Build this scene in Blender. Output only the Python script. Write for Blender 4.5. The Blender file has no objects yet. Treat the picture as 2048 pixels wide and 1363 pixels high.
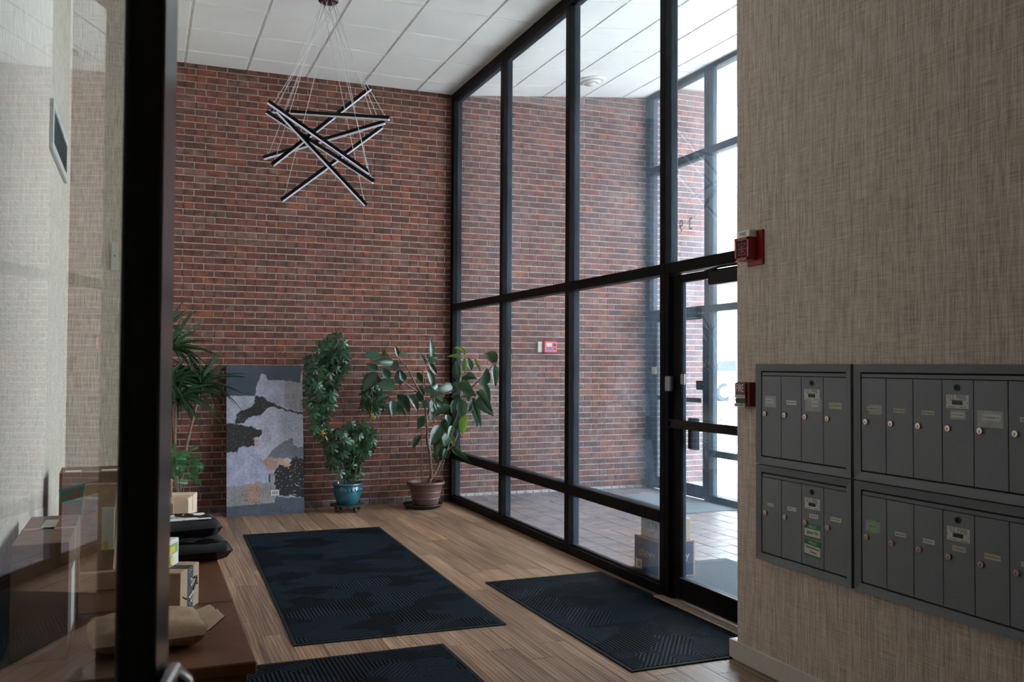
import bpy, bmesh, math, random
from mathutils import Vector, Matrix, noise

# ------------------------------------------------------------------ camera, world, light, exposure
sc = bpy.context.scene
C = sc.collection
EYE = 1.50
F = 1832.557
YAW, PITCH, ROLL = 0.38387524, 0.02625416, -0.00526875
fwd = Vector((math.sin(YAW)*math.cos(PITCH), math.cos(YAW)*math.cos(PITCH), math.sin(PITCH)))
rgt = Vector((math.cos(YAW), -math.sin(YAW), 0))
dwn = fwd.cross(rgt)
R_ = math.cos(ROLL)*rgt + math.sin(ROLL)*dwn
D_ = -math.sin(ROLL)*rgt + math.cos(ROLL)*dwn
cd = bpy.data.cameras.new('camera')
cam = bpy.data.objects.new('camera', cd)
C.objects.link(cam)
cam.matrix_world = Matrix(((R_.x, -D_.x, -fwd.x, 0), (R_.y, -D_.y, -fwd.y, 0), (R_.z, -D_.z, -fwd.z, EYE), (0, 0, 0, 1)))
cd.sensor_fit = 'HORIZONTAL'; cd.sensor_width = 36.0; cd.lens = F/2048*36.0
cd.clip_start = 0.01; cd.clip_end = 500
cd.dof.use_dof = True; cd.dof.focus_distance = 6.5; cd.dof.aperture_fstop = 9.0
sc.camera = cam

w = bpy.data.worlds.new('overcast_sky'); sc.world = w; w.use_nodes = True
bg = w.node_tree.nodes['Background']
bg.inputs[0].default_value = (0.84, 0.93, 1.0, 1); bg.inputs[1].default_value = 9.0
sc.view_settings.view_transform = 'Standard'; sc.view_settings.look = 'None'
sc.view_settings.gamma = 1.0; sc.view_settings.use_curve_mapping = False
sc.view_settings.exposure = 0.7
sc.cycles.max_bounces = 10; sc.cycles.diffuse_bounces = 5; sc.cycles.glossy_bounces = 4
sc.cycles.transparent_max_bounces = 24; sc.cycles.sample_clamp_indirect = 6.0
sc.cycles.use_denoising = True
sc.cycles.caustics_reflective = False; sc.cycles.caustics_refractive = False

# measured planes of the place
XW = 3.22      # inner glazing plane
XE = 5.72      # street glazing plane
YB = 9.70      # brick wall face
ZC = 4.52      # lobby ceiling
XM = 2.85      # mailbox wall face
YM = 3.95      # end of the mailbox wall
XL = -0.47     # left wall
SLOPE = 0.104
VZ = 0.04      # vestibule floor

# hazy sun high behind the building: it lights the street and far facades, never the lobby directly
sl = bpy.data.lights.new('hazy_sun', 'SUN'); sl.energy = 42.0; sl.angle = math.radians(6); sl.color = (1.0, .96, .90)
so = bpy.data.objects.new('hazy_sun', sl); C.objects.link(so); so.rotation_euler = (0, math.radians(-38), math.radians(12)); so.location = (-6, 2, 12)

# portal: lets the renderer sample the sky through the street glazing
def portal(name, loc, rot, sx, sy):
    l = bpy.data.lights.new(name, 'AREA'); l.shape = 'RECTANGLE'; l.size = sx; l.size_y = sy
    l.cycles.is_portal = True
    o = bpy.data.objects.new(name, l); C.objects.link(o); o.location = loc; o.rotation_euler = rot
    return o
portal('sky_portal', (XE+0.14, 6.35, 2.4), (0, math.radians(90), 0), 4.9, 6.8)

def ray(x, y):
    a, b = (x-1024)/F, (y-681.5)/F
    return a*R_ + b*D_ + fwd
def on(axis, val, x, y):
    d = ray(x, y); o = Vector((0, 0, EYE)); t = (val-o[axis])/d[axis]
    return o + t*d
rnd = random.Random(7)

# ------------------------------------------------------------------ mesh helpers
class MB:
    def __init__(s): s.v = []; s.f = []; s.m = []; s.sm = []
    def quadbox(s, p, m=0):            # p: 8 corners, bottom 4 ccw then top 4
        b = len(s.v); s.v += [tuple(q) for q in p]
        for f in ((3,2,1,0),(4,5,6,7),(0,1,5,4),(1,2,6,5),(2,3,7,6),(3,0,4,7)):
            s.f.append(tuple(b+i for i in f)); s.m.append(m); s.sm.append(False)
        return s
    def box(s, a, b, m=0, M=None):
        x0,y0,z0 = (min(a[i],b[i]) for i in range(3)); x1,y1,z1 = (max(a[i],b[i]) for i in range(3))
        p = [Vector(q) for q in ((x0,y0,z0),(x1,y0,z0),(x1,y1,z0),(x0,y1,z0),(x0,y0,z1),(x1,y0,z1),(x1,y1,z1),(x0,y1,z1))]
        if M is not None: p = [M @ q for q in p]
        return s.quadbox(p, m)
    def bbox(s, a, b, r=0.004, m=0, M=None):    # box with chamfered edges
        x0,y0,z0 = (min(a[i],b[i]) for i in range(3)); x1,y1,z1 = (max(a[i],b[i]) for i in range(3))
        r = min(r, (x1-x0)*.45, (y1-y0)*.45, (z1-z0)*.45)
        bm = bmesh.new()
        bmesh.ops.create_cube(bm, size=1)
        for v in bm.verts:
            v.co = Vector(((x0+x1)/2+v.co.x*(x1-x0), (y0+y1)/2+v.co.y*(y1-y0), (z0+z1)/2+v.co.z*(z1-z0)))
        bmesh.ops.bevel(bm, geom=bm.edges[:], offset=r, segments=1, affect='EDGES')
        return s.addbm(bm, m, M)
    def addbm(s, bm, m=0, M=None, smooth=False):
        b = len(s.v); bm.verts.index_update()
        s.v += [tuple(M @ v.co) if M is not None else tuple(v.co) for v in bm.verts]
        for f in bm.faces:
            s.f.append(tuple(b+v.index for v in f.verts)); s.m.append(m); s.sm.append(smooth)
        bm.free(); return s
    def lathe(s, prof, c=(0,0,0), n=32, m=0, smooth=True, M=None):
        b = len(s.v)
        for (r, z) in prof:
            for i in range(n):
                a = 2*math.pi*i/n
                p = Vector((c[0]+r*math.cos(a), c[1]+r*math.sin(a), c[2]+z))
                s.v.append(tuple(M @ p if M is not None else p))
        for j in range(len(prof)-1):
            for i in range(n):
                i2 = (i+1) % n
                s.f.append((b+j*n+i, b+j*n+i2, b+(j+1)*n+i2, b+(j+1)*n+i)); s.m.append(m); s.sm.append(smooth)
        return s
    def tube(s, pts, r, n=8, m=0, cap=True):
        pts = [Vector(p) for p in pts]; b = len(s.v); k = len(pts)
        rs = r if isinstance(r, (list, tuple)) else [r]*k
        up = Vector((0.13, 0.27, 0.95)).normalized(); px = None
        for j, p in enumerate(pts):
            t = (pts[min(j+1,k-1)]-pts[max(j-1,0)]).normalized()
            if px is None:
                px = t.cross(up)
                if px.length < 1e-3: px = t.cross(Vector((1,0,0)))
            px = (px - t*px.dot(t)).normalized(); py = t.cross(px)
            for i in range(n):
                a = 2*math.pi*i/n
                s.v.append(tuple(p + rs[j]*(math.cos(a)*px + math.sin(a)*py)))
        for j in range(k-1):
            for i in range(n):
                i2 = (i+1) % n
                s.f.append((b+j*n+i, b+j*n+i2, b+(j+1)*n+i2, b+(j+1)*n+i)); s.m.append(m); s.sm.append(n > 4)
        if cap:
            s.f.append(tuple(b+i for i in range(n-1,-1,-1))); s.m.append(m); s.sm.append(False)
            s.f.append(tuple(b+(k-1)*n+i for i in range(n))); s.m.append(m); s.sm.append(False)
        return s
    def disc(s, c, r, axis, h, n=20, m=0):      # short cylinder along unit axis from c
        a = Vector(axis).normalized(); c = Vector(c)
        return s.tube([c, c+a*h], r, n, m)
    def prism(s, pts, d, m=0):                  # polygon extruded by vector d
        b = len(s.v); k = len(pts); d = Vector(d)
        s.v += [tuple(p) for p in pts] + [tuple(Vector(p)+d) for p in pts]
        s.f.append(tuple(b+i for i in range(k))); s.m.append(m); s.sm.append(False)
        s.f.append(tuple(b+k+i for i in range(k-1,-1,-1))); s.m.append(m); s.sm.append(False)
        for i in range(k):
            j = (i+1) % k
            s.f.append((b+j, b+i, b+k+i, b+k+j)); s.m.append(m); s.sm.append(False)
        return s
    def mesh(s, name, mats):
        me = bpy.data.meshes.new(name); me.from_pydata(s.v, [], s.f)
        for mt in (mats if isinstance(mats, (list, tuple)) else [mats]): me.materials.append(mt)
        me.polygons.foreach_set('material_index', s.m); me.polygons.foreach_set('use_smooth', s.sm)
        bm = bmesh.new(); bm.from_mesh(me); bmesh.ops.recalc_face_normals(bm, faces=bm.faces[:]); bm.to_mesh(me); bm.free()
        me.update(); return me
    def build(s, name, mats, parent=None, **kw):
        return put(name, s.mesh(name, mats), parent, **kw)

def put(name, me, parent=None, label=None, cat=None, group=None, kind=None, loc=None, rot=None):
    o = bpy.data.objects.new(name, me); C.objects.link(o)
    if parent is not None:
        o.parent = parent
        o.matrix_parent_inverse = parent_inv(parent)
    if loc is not None: o.location = loc
    if rot is not None: o.rotation_euler = rot
    return tag(o, label, cat, group, kind)
def parent_inv(p):
    m = Matrix.LocRotScale(p.location, p.rotation_euler, p.scale)
    q = p.parent
    return m.inverted() if q is None else m.inverted()
def tag(o, label=None, cat=None, group=None, kind=None):
    if label: o['label'] = label
    if cat: o['category'] = cat
    if group: o['group'] = group
    if kind: o['kind'] = kind
    return o
def thing(name, label, cat, loc=(0,0,0), group=None, kind=None):
    o = bpy.data.objects.new(name, None); C.objects.link(o); o.location = loc; o.empty_display_size = .1
    return tag(o, label, cat, group, kind)
# parts are built in world coordinates and hung on their thing with an inverse, so roots carry no rotation

def text(name, s, size, M, mat, parent, depth=0.0006, align='CENTER', shear=0.0, sx=1.0):
    cu = bpy.data.curves.new(name, 'FONT'); cu.body = s; cu.size = size; cu.extrude = depth
    cu.align_x = align; cu.align_y = 'CENTER'; cu.shear = shear; cu.resolution_u = 3
    t = bpy.data.objects.new(name, cu); C.objects.link(t)
    dg = bpy.context.evaluated_depsgraph_get()
    me = bpy.data.meshes.new_from_object(t.evaluated_get(dg))
    bpy.data.objects.remove(t); bpy.data.curves.remove(cu)
    me.transform(M @ Matrix.Diagonal((sx, 1, 1, 1)))
    me.materials.clear(); me.materials.append(mat)
    return put(name, me, parent)
def frameM(o, x, y):
    x = Vector(x).normalized(); y = Vector(y).normalized(); z = x.cross(y); o = Vector(o)
    return Matrix(((x.x,y.x,z.x,o.x),(x.y,y.y,z.y,o.y),(x.z,y.z,z.z,o.z),(0,0,0,1)))

# ------------------------------------------------------------------ material helpers
def nm(name):
    m = bpy.data.materials.new(name); m.use_nodes = True
    nt = m.node_tree; b = nt.nodes['Principled BSDF']
    return m, nt, b
class G:                                   # tiny node-graph helper
    def __init__(s, nt): s.nt = nt
    def n(s, t, **kw):
        nd = s.nt.nodes.new(t)
        for k, v in kw.items(): setattr(nd, k, v)
        return nd
    def l(s, a, b): s.nt.links.new(a, b)
    def _in(s, sock, v):
        if v is None: return
        if hasattr(v, 'is_linked') or hasattr(v, 'links'): s.l(v, sock)
        else: sock.default_value = v
    def math(s, op, a, b=None, c=None, clamp=False):
        nd = s.n('ShaderNodeMath', operation=op, use_clamp=clamp)
        s._in(nd.inputs[0], a); s._in(nd.inputs[1], b); s._in(nd.inputs[2], c); return nd.outputs[0]
    def pos(s): return s.n('ShaderNodeNewGeometry').outputs['Position']
    def obj(s): return s.n('ShaderNodeTexCoord').outputs['Object']
    def sep(s, v):
        nd = s.n('ShaderNodeSeparateXYZ'); s.l(v, nd.inputs[0]); return nd.outputs
    def comb(s, x=0., y=0., z=0.):
        nd = s.n('ShaderNodeCombineXYZ'); s._in(nd.inputs[0], x); s._in(nd.inputs[1], y); s._in(nd.inputs[2], z); return nd.outputs[0]
    def mapp(s, v, sc):
        nd = s.n('ShaderNodeMapping'); s.l(v, nd.inputs[0]); nd.inputs['Scale'].default_value = sc; return nd.outputs[0]
    def noise(s, v, scale, det=2., rough=.5, col=False):
        nd = s.n('ShaderNodeTexNoise'); s.l(v, nd.inputs['Vector'])
        nd.inputs['Scale'].default_value = scale; nd.inputs['Detail'].default_value = det; nd.inputs['Roughness'].default_value = rough
        return nd.outputs['Color' if col else 'Fac']
    def ramp(s, f, stops, interp='LINEAR'):
        nd = s.n('ShaderNodeValToRGB'); s.l(f, nd.inputs[0]); cr = nd.color_ramp; cr.interpolation = interp
        while len(cr.elements) < len(stops): cr.elements.new(.5)
        for e, (p, c) in zip(cr.elements, stops): e.position = p; e.color = (*c, 1) if len(c) == 3 else c
        return nd.outputs[0]
    def mix(s, f, a, b, mode='MIX'):
        nd = s.n('ShaderNodeMix', data_type='RGBA', blend_type=mode)
        s._in(nd.inputs[0], f)
        for sock, v in ((nd.inputs[6], a), (nd.inputs[7], b)):
            s._in(sock, (*v, 1) if isinstance(v, tuple) and len(v) == 3 else v)
        return nd.outputs[2]
    def bump(s, h, strength=.3, dist=.01):
        nd = s.n('ShaderNodeBump'); s.l(h, nd.inputs['Height']); nd.inputs['Strength'].default_value = strength; nd.inputs['Distance'].default_value = dist
        return nd.outputs[0]

def srgb(r, g, b):
    f = lambda c: (c/255)/12.92 if c <= 10 else (((c/255)+.055)/1.055)**2.4
    return (f(r), f(g), f(b))
def simple(name, col, rough=.5, metal=0., var=.12, scale=30., spec=.5, bump=0., coat=0., sub=None):
    m, nt, b = nm(name); g = G(nt)
    p = g.obj(); nz = g.noise(p, scale, 3.)
    lo = tuple(c*(1-var) for c in col); hi = tuple(min(1, c*(1+var)) for c in col)
    g.l(g.ramp(nz, [(.3, lo), (.7, hi)]), b.inputs['Base Color'])
    b.inputs['Roughness'].default_value = rough; b.inputs['Metallic'].default_value = metal
    b.inputs['Specular IOR Level'].default_value = spec
    if coat: b.inputs['Coat Weight'].default_value = coat; b.inputs['Coat Roughness'].default_value = .1
    if bump: g.l(g.bump(g.noise(p, scale*4, 3.), bump, .002), b.inputs['Normal'])
    return m

def m_brick():
    m, nt, b = nm('brick_clay'); g = G(nt); P = g.pos(); x, y, z = g.sep(P)
    row = g.math('FLOOR', g.math('DIVIDE', z, .0677))
    odd = g.math('MODULO', row, 2.)
    xo = g.math('ADD', g.math('ADD', x, 10.), g.math('MULTIPLY', odd, .1016))
    col = g.math('FLOOR', g.math('DIVIDE', xo, .2032))
    wn = g.n('ShaderNodeTexWhiteNoise', noise_dimensions='2D'); g.l(g.comb(col, row), wn.inputs['Vector'])
    c = g.ramp(wn.outputs['Value'], [(0, (.100,.040,.030)), (.2, (.155,.054,.037)), (.42, (.200,.066,.043)), (.60, (.260,.078,.043)), (.78, (.170,.072,.056)), (1, (.225,.115,.090))])
    # flashed dark patches inside a brick and pale scuffs
    nz = g.noise(g.mapp(P, (9,1,18)), 1.0, 3., .6)
    c = g.mix(g.ramp(nz, [(.40,(0,0,0)),(.62,(.85,.85,.85))]), c, (.085,.04,.034))
    fx = g.math('FRACT', g.math('DIVIDE', xo, .2032))
    band = g.math('SUBTRACT', 1., g.math('MULTIPLY', g.math('ABSOLUTE', g.math('SUBTRACT', fx, g.math('ADD', .47, g.math('MULTIPLY', wn.outputs['Value'], .06)))), 11.), clamp=True)
    wn2 = g.n('ShaderNodeTexWhiteNoise', noise_dimensions='2D'); g.l(g.comb(row, g.math('ADD', col, 77.)), wn2.inputs['Vector'])
    bn_ = g.math('MULTIPLY', g.math('MULTIPLY', band, g.math('GREATER_THAN', wn2.outputs['Value'], .25)), g.math('ADD', .4, g.math('MULTIPLY', g.noise(P, 40., 2.), .8)))
    c = g.mix(bn_, c, (.060,.028,.024))
    n2 = g.noise(P, 26., 4., .7)
    c = g.mix(g.ramp(n2, [(.56,(0,0,0)),(.78,(.6,.6,.6))]), c, (.34,.155,.105))
    g.l(c, b.inputs['Base Color']); b.inputs['Roughness'].default_value = .85; b.inputs['Specular IOR Level'].default_value = .25
    h = g.noise(g.mapp(P, (1,1,.5)), 130., 4., .65)
    g.l(g.bump(h, .9, .006), b.inputs['Normal']); return m
def m_linen():
    m, nt, b = nm('linen_wallpaper'); g = G(nt); P = g.pos()
    v1 = g.noise(g.mapp(P, (170,170,7)), 1., 3., .6)        # vertical slubs
    v2 = g.noise(g.mapp(P, (8,8,330)), 1., 2., .6)          # cross threads
    v3 = g.noise(g.mapp(P, (420,420,30)), 1., 2., .6)
    f = g.math('ADD', g.math('MULTIPLY', v1, .5), g.math('ADD', g.math('MULTIPLY', v2, .28), g.math('MULTIPLY', v3, .22)))
    c = g.ramp(f, [(.36, (.32,.262,.214)), (.50, (.62,.532,.452)), (.64, (.85,.765,.675))])
    g.l(c, b.inputs['Base Color']); b.inputs['Roughness'].default_value = .8; b.inputs['Specular IOR Level'].default_value = .2
    g.l(g.bump(f, .5, .002), b.inputs['Normal']); return m
def m_wood():
    m, nt, b = nm('oak_plank'); g = G(nt); P = g.pos()
    oi = g.n('ShaderNodeObjectInfo').outputs['Random']
    sh = g.n('ShaderNodeVectorMath', operation='ADD'); g.l(P, sh.inputs[0]); g.l(g.comb(0., g.math('MULTIPLY', oi, 37.), g.math('MULTIPLY', oi, 11.)), sh.inputs[1])
    V = sh.outputs[0]
    n1 = g.noise(g.mapp(V, (38,1.6,1)), 1., 4., .6)
    n2 = g.noise(g.mapp(V, (9,.9,1)), 1., 3., .5)
    wv = g.n('ShaderNodeTexWave', wave_type='BANDS', bands_direction='X'); g.l(g.mapp(V, (1,.12,1)), wv.inputs['Vector'])
    wv.inputs['Scale'].default_value = 14.; wv.inputs['Distortion'].default_value = 6.; wv.inputs['Detail'].default_value = 2.
    f = g.math('ADD', g.math('MULTIPLY', n1, .45), g.math('ADD', g.math('MULTIPLY', n2, .4), g.math('MULTIPLY', wv.outputs['Fac'], .15)))
    c = g.ramp(f, [(.30, (.095,.050,.030)), (.45, (.225,.135,.086)), (.55, (.31,.195,.128)), (.70, (.47,.325,.225))])
    tint = g.ramp(oi, [(0, (.70,.66,.64)), (.5, (.98,.95,.93)), (1, (1.22,1.16,1.10))])
    c = g.mix(1., c, tint, 'MULTIPLY')
    g.l(c, b.inputs['Base Color']); b.inputs['Roughness'].default_value = .42; b.inputs['Specular IOR Level'].default_value = .45
    g.l(g.bump(f, .12, .002), b.inputs['Normal']); return m
def m_paver():
    m, nt, b = nm('brick_paver'); g = G(nt); P = g.pos()
    oi = g.n('ShaderNodeNewGeometry').outputs['Random Per Island']
    oj = g.n('ShaderNodeObjectInfo').outputs['Random']
    r = g.math('FRACT', g.math('ADD', oi, oj))
    c = g.ramp(r, [(0, (.095,.070,.068)), (.4, (.140,.095,.088)), (.7, (.180,.115,.105)), (1, (.130,.105,.108))])
    n1 = g.noise(g.mapp(P, (1,3,1)), 14., 4., .6)
    c = g.mix(g.ramp(n1, [(.4,(0,0,0)),(.75,(.6,.6,.6))]), c, (.27,.26,.28))
    g.l(c, b.inputs['Base Color']); b.inputs['Roughness'].default_value = .42
    g.l(g.bump(g.noise(P, 160., 3.), .3, .003), b.inputs['Normal']); return m
def m_tile(name, col):
    m, nt, b = nm(name); g = G(nt); P = g.pos()
    n1 = g.noise(P, 260., 3., .7); n2 = g.noise(P, 1.6, 2.)
    f = g.math('ADD', g.math('MULTIPLY', n1, .35), g.math('MULTIPLY', n2, .65))
    g.l(g.ramp(f, [(.3, tuple(c*.90 for c in col)), (.7, col)]), b.inputs['Base Color'])
    b.inputs['Roughness'].default_value = .9; b.inputs['Specular IOR Level'].default_value = .15
    g.l(g.bump(n1, .25, .003), b.inputs['Normal']); return m
def m_glass(name, tint=(.97,.985,.99), gain=1.6, haze=.02):
    m, nt, b = nm(name); g = G(nt); nt.nodes.remove(b)
    out = nt.nodes['Material Output']
    tr = g.n('ShaderNodeBsdfTransparent'); tr.inputs[0].default_value = (*tint, 1)
    gl = g.n('ShaderNodeBsdfGlossy'); gl.inputs['Roughness'].default_value = 0.0
    df = g.n('ShaderNodeBsdfTranslucent'); df.inputs[0].default_value = (.55,.78,1.0,1)
    fr = g.n('ShaderNodeFresnel'); fr.inputs['IOR'].default_value = 1.5
    bf = g.n('ShaderNodeNewGeometry').outputs['Backfacing']
    front = g.math('SUBTRACT', 1., bf)
    fac = g.math('MULTIPLY', g.math('MULTIPLY', fr.outputs[0], gain), front, clamp=True)
    P = g.pos()
    dn = g.math('MULTIPLY', g.math('MULTIPLY', g.ramp(g.noise(P, 1.1, 5., .65), [(.35,(.25,.25,.25)),(.75,(1,1,1))]), haze), front)  # bluish glare haze put into the pane as a patchy translucent film
    m1 = g.n('ShaderNodeMixShader'); g.l(dn, m1.inputs[0]); g.l(tr.outputs[0], m1.inputs[1]); g.l(df.outputs[0], m1.inputs[2])
    m2 = g.n('ShaderNodeMixShader'); g.l(fac, m2.inputs[0]); g.l(m1.outputs[0], m2.inputs[1]); g.l(gl.outputs[0], m2.inputs[2])
    g.l(m2.outputs[0], out.inputs[0]); return m
def m_mat():
    m, nt, b = nm('ribbed_rubber_mat'); g = G(nt); P = g.pos(); x, y, z = g.sep(P)
    vo = g.n('ShaderNodeTexVoronoi', feature='F1', distance='MANHATTAN'); g.l(g.mapp(P, (1.,1.35,0)), vo.inputs['Vector']); vo.inputs['Scale'].default_value = 3.3
    cr, cg, cb = g.sep(vo.outputs['Color'])
    ang = g.math('MULTIPLY', g.math('FLOOR', g.math('MULTIPLY', cr, 5.)), .628)
    s = g.math('ADD', g.math('MULTIPLY', x, g.math('COSINE', ang)), g.math('MULTIPLY', y, g.math('SINE', ang)))
    st = g.math('MULTIPLY', g.math('ADD', g.math('SINE', g.math('MULTIPLY', s, 285.)), 1.), .5)
    on_ = g.math('GREATER_THAN', cg, .48)
    f = g.math('MULTIPLY', st, g.math('ADD', .25, g.math('MULTIPLY', on_, .75)))
    c = g.mix(f, (.0010,.0012,.0018), (.010,.019,.032))  # blue reflection off the ribs put into the colour, stronger in some patches
    g.l(c, b.inputs['Base Color']); b.inputs['Roughness'].default_value = .8; b.inputs['Specular IOR Level'].default_value = .06
    g.l(g.bump(st, .8, .004), b.inputs['Normal']); return m
def m_leaf(name, col, rough=.3, trans=.25, coat=.3):
    m, nt, b = nm(name); g = G(nt)
    oi = g.n('ShaderNodeObjectInfo').outputs['Random']; P = g.obj()
    a = tuple(c*.6 for c in col); d = tuple(min(1,c*1.45) for c in col)
    g.l(g.ramp(g.math('ADD', g.math('MULTIPLY', oi, .7), g.math('MULTIPLY', g.noise(P, 3., 2.), .3)), [(.1,a),(.5,col),(.95,d)]), b.inputs['Base Color'])
    b.inputs['Roughness'].default_value = rough; b.inputs['Coat Weight'].default_value = coat; b.inputs['Coat Roughness'].default_value = .22
    b.inputs['Subsurface Weight'].default_value = 0
    tr = g.n('ShaderNodeBsdfTranslucent'); tr.inputs[0].default_value = (col[0]*1.6, min(1,col[1]*2.0), col[2]*.9, 1)
    mx = g.n('ShaderNodeMixShader'); mx.inputs[0].default_value = trans
    out = nt.nodes['Material Output']; g.l(b.outputs[0], mx.inputs[1]); g.l(tr.outputs[0], mx.inputs[2]); g.l(mx.outputs[0], out.inputs[0])
    return m
def m_vcol(name, rough=.6):
    m, nt, b = nm(name); g = G(nt)
    at = g.n('ShaderNodeVertexColor'); at.layer_name = 'paint'
    nz = g.noise(g.obj(), 90., 3.)
    g.l(g.mix(.12, at.outputs['Color'], g.ramp(nz, [(.3,(.1,.1,.1)),(.7,(.9,.9,.9))]), 'OVERLAY'), b.inputs['Base Color'])
    b.inputs['Roughness'].default_value = rough; return m

M = {}
M['brick'] = m_brick(); M['linen'] = m_linen(); M['wood'] = m_wood(); M['paver'] = m_paver()
M['mortar'] = simple('mortar', (.44,.37,.315), .9, var=.2, scale=40, bump=.5)
M['base_dark'] = simple('shaded_base_brick', (.125,.092,.080), .9, var=.5, scale=18, bump=.6)  # unlimed lobby base row, its shade put into the darker colour
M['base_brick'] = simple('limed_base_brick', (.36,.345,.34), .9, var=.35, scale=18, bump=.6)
M['tile'] = m_tile('ceiling_tile', (.80,.80,.79)); M['tee'] = simple('ceiling_tee', (.70,.70,.69), .6)
M['glass'] = m_glass('window_glass', haze=.05)
M['glass_ext'] = m_glass('street_glass', haze=.10)
M['glass_door'] = m_glass('door_glass', tint=(.96,.98,.97), gain=1.3, haze=.04)
M['frame'] = simple('bronze_aluminium', (.0075,.0065,.0065), .42, metal=.0, var=.3, scale=12, spec=.05)
M['frame_gloss'] = simple('bronze_aluminium_gloss', (.016,.014,.014), .16, var=.2, scale=12, spec=.7)
M['frame_in'] = simple('bronze_bead', (.014,.010,.009), .4, var=.25, scale=12, spec=.12)
M['mat'] = m_mat(); M['rubber'] = simple('mat_rubber_edge', (.010,.016,.018), .7, var=.3, spec=.12)
M['carpet'] = simple('grey_carpet_mat', (.105,.125,.14), .95, var=.35, scale=120, bump=.8)
M['carpet_dark'] = simple('dark_carpet_mat', (.035,.042,.050), .95, var=.4, scale=110, bump=.8)
M['white_paint'] = simple('white_trim_paint', (.62,.60,.56), .45, var=.04)
M['tan_stone'] = simple('threshold_stone', (.33,.25,.185), .6, var=.3, scale=60)
M['mail'] = simple('mailbox_grey', (.200,.220,.245), .5, metal=.0, var=.10, scale=220, bump=.08)
M['mail_frame'] = simple('mailbox_frame_grey', (.185,.200,.222), .5, metal=.0, var=.06, scale=90)
M['black'] = simple('black_plastic', (.008,.008,.008), .4, var=.2)
M['slot'] = simple('shadow_gap_black', (.004,.004,.004), .8, var=.1)
M['nickel'] = simple('nickel_lock', (.62,.50,.42), .28, metal=1., var=.1)
M['steel'] = simple('brushed_steel', (.42,.42,.43), .3, metal=1., var=.1, scale=60)
M['paper'] = simple('white_paper', (.66,.66,.64), .7, var=.05)
M['paper_old'] = simple('yellowed_paper', (.55,.49,.38), .75, var=.08)
M['tape'] = simple('frosted_tape', (.36,.375,.39), .35, var=.1)
M['ink'] = simple('ink', (.012,.012,.014), .6, var=.1)
M['ink_grey'] = simple('ink_grey', (.16,.16,.17), .6, var=.1)
M['green'] = simple('sticker_green', (.02,.24,.045), .5, var=.08)
M['green_pale'] = simple('pale_green_note', (.24,.45,.20), .6, var=.08)
M['red'] = simple('alarm_red', (.30,.012,.016), .35, var=.1)
M['red_grille'] = simple('alarm_grille_red', (.42,.05,.055), .3, var=.1)
M['red_dark'] = simple('alarm_dark_red', (.165,.010,.014), .4, var=.12)
M['red_pink'] = simple('alarm_light_red', (.62,.05,.065), .35, var=.06)
M['beige'] = simple('beige_plastic', (.58,.54,.44), .5, var=.05)
M['lens'] = simple('strobe_lens', (.82,.80,.78), .2, var=.04)
M['blue_label'] = simple('blue_label', (.05,.09,.28), .5, var=.05)
M['kraft'] = simple('kraft_cardboard', (.40,.26,.16), .8, var=.10, scale=14, bump=.1)
M['kraft_dark'] = simple('brown_cardboard', (.22,.125,.075), .8, var=.12, scale=14, bump=.1)
M['kraft_pale'] = simple('pale_cardboard', (.52,.40,.29), .8, var=.08, scale=14)
M['bag'] = simple('paper_bag', (.36,.235,.14), .75, var=.15, scale=20, bump=.4)
M['poly'] = simple('black_poly_mailer', (.006,.007,.010), .22, var=.3, scale=9, bump=.3)
M['navy'] = simple('navy_print', (.012,.028,.095), .5, var=.12)
M['teal_print'] = simple('teal_print', (.02,.20,.16), .6, var=.1)
M['cyan_print'] = simple('cyan_print', (.05,.30,.50), .5)
M['lime'] = simple('lime_print', (.22,.36,.03), .5)
M['yellow'] = simple('yellow_print', (.65,.52,.05), .5)
M['bench'] = simple('stained_bench_wood', (.115,.043,.018), .38, var=.3, scale=7, bump=.05)
M['pot_teal'] = simple('teal_glaze', (.010,.095,.135), .12, var=.35, scale=16, coat=.6)
M['pot_brown'] = simple('bronze_plastic_pot', (.135,.070,.060), .33, var=.2, scale=9)
M['pot_dark'] = simple('dark_plastic', (.012,.013,.015), .4, var=.2)
M['soil'] = simple('potting_soil', (.020,.013,.009), .95, var=.5, scale=80, bump=1.)
M['bark'] = simple('woody_bark', (.19,.115,.075), .8, var=.3, scale=40, bump=.5)
M['stemgreen'] = simple('green_stem', (.10,.11,.05), .6, var=.3, scale=40)
M['iron'] = simple('iron_caddy', (.045,.040,.034), .55, metal=.5, var=.4, scale=50)
M['leaf_ficus'] = m_leaf('rubber_leaf', (.022,.066,.036), .28, .12, .5)
M['leaf_olive'] = m_leaf('young_rubber_leaf', (.10,.14,.03), .3, .3, .3)
M['leaf_sch'] = m_leaf('umbrella_leaf', (.018,.066,.026), .35, .15, .25)
M['leaf_drac'] = m_leaf('strap_leaf', (.020,.060,.022), .33, .15, .25)
M['leaf_fern'] = m_leaf('feathery_leaf', (.035,.135,.045), .45, .3, .1)
M['leaf_yellow'] = m_leaf('yellowed_leaf', (.55,.32,.03), .4, .3, .1)
M['lamp_black'] = simple('lamp_black', (.004,.004,.005), .45, var=.2, spec=.15)
M['diffuser'] = simple('lamp_diffuser', (.78,.78,.90), .45, var=.04)
M['wire'] = simple('lamp_wire', (.62,.60,.58), .4, var=.05)
M['canopy'] = simple('lamp_canopy', (.035,.008,.016), .3, var=.2)
M['paint'] = m_vcol('abstract_paint'); M['canvas_side'] = simple('canvas_side', (.05,.055,.065), .7)
M['wrap'] = m_glass('plastic_wrap', tint=(.97,.97,.98), gain=.4, haze=.003)
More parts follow.
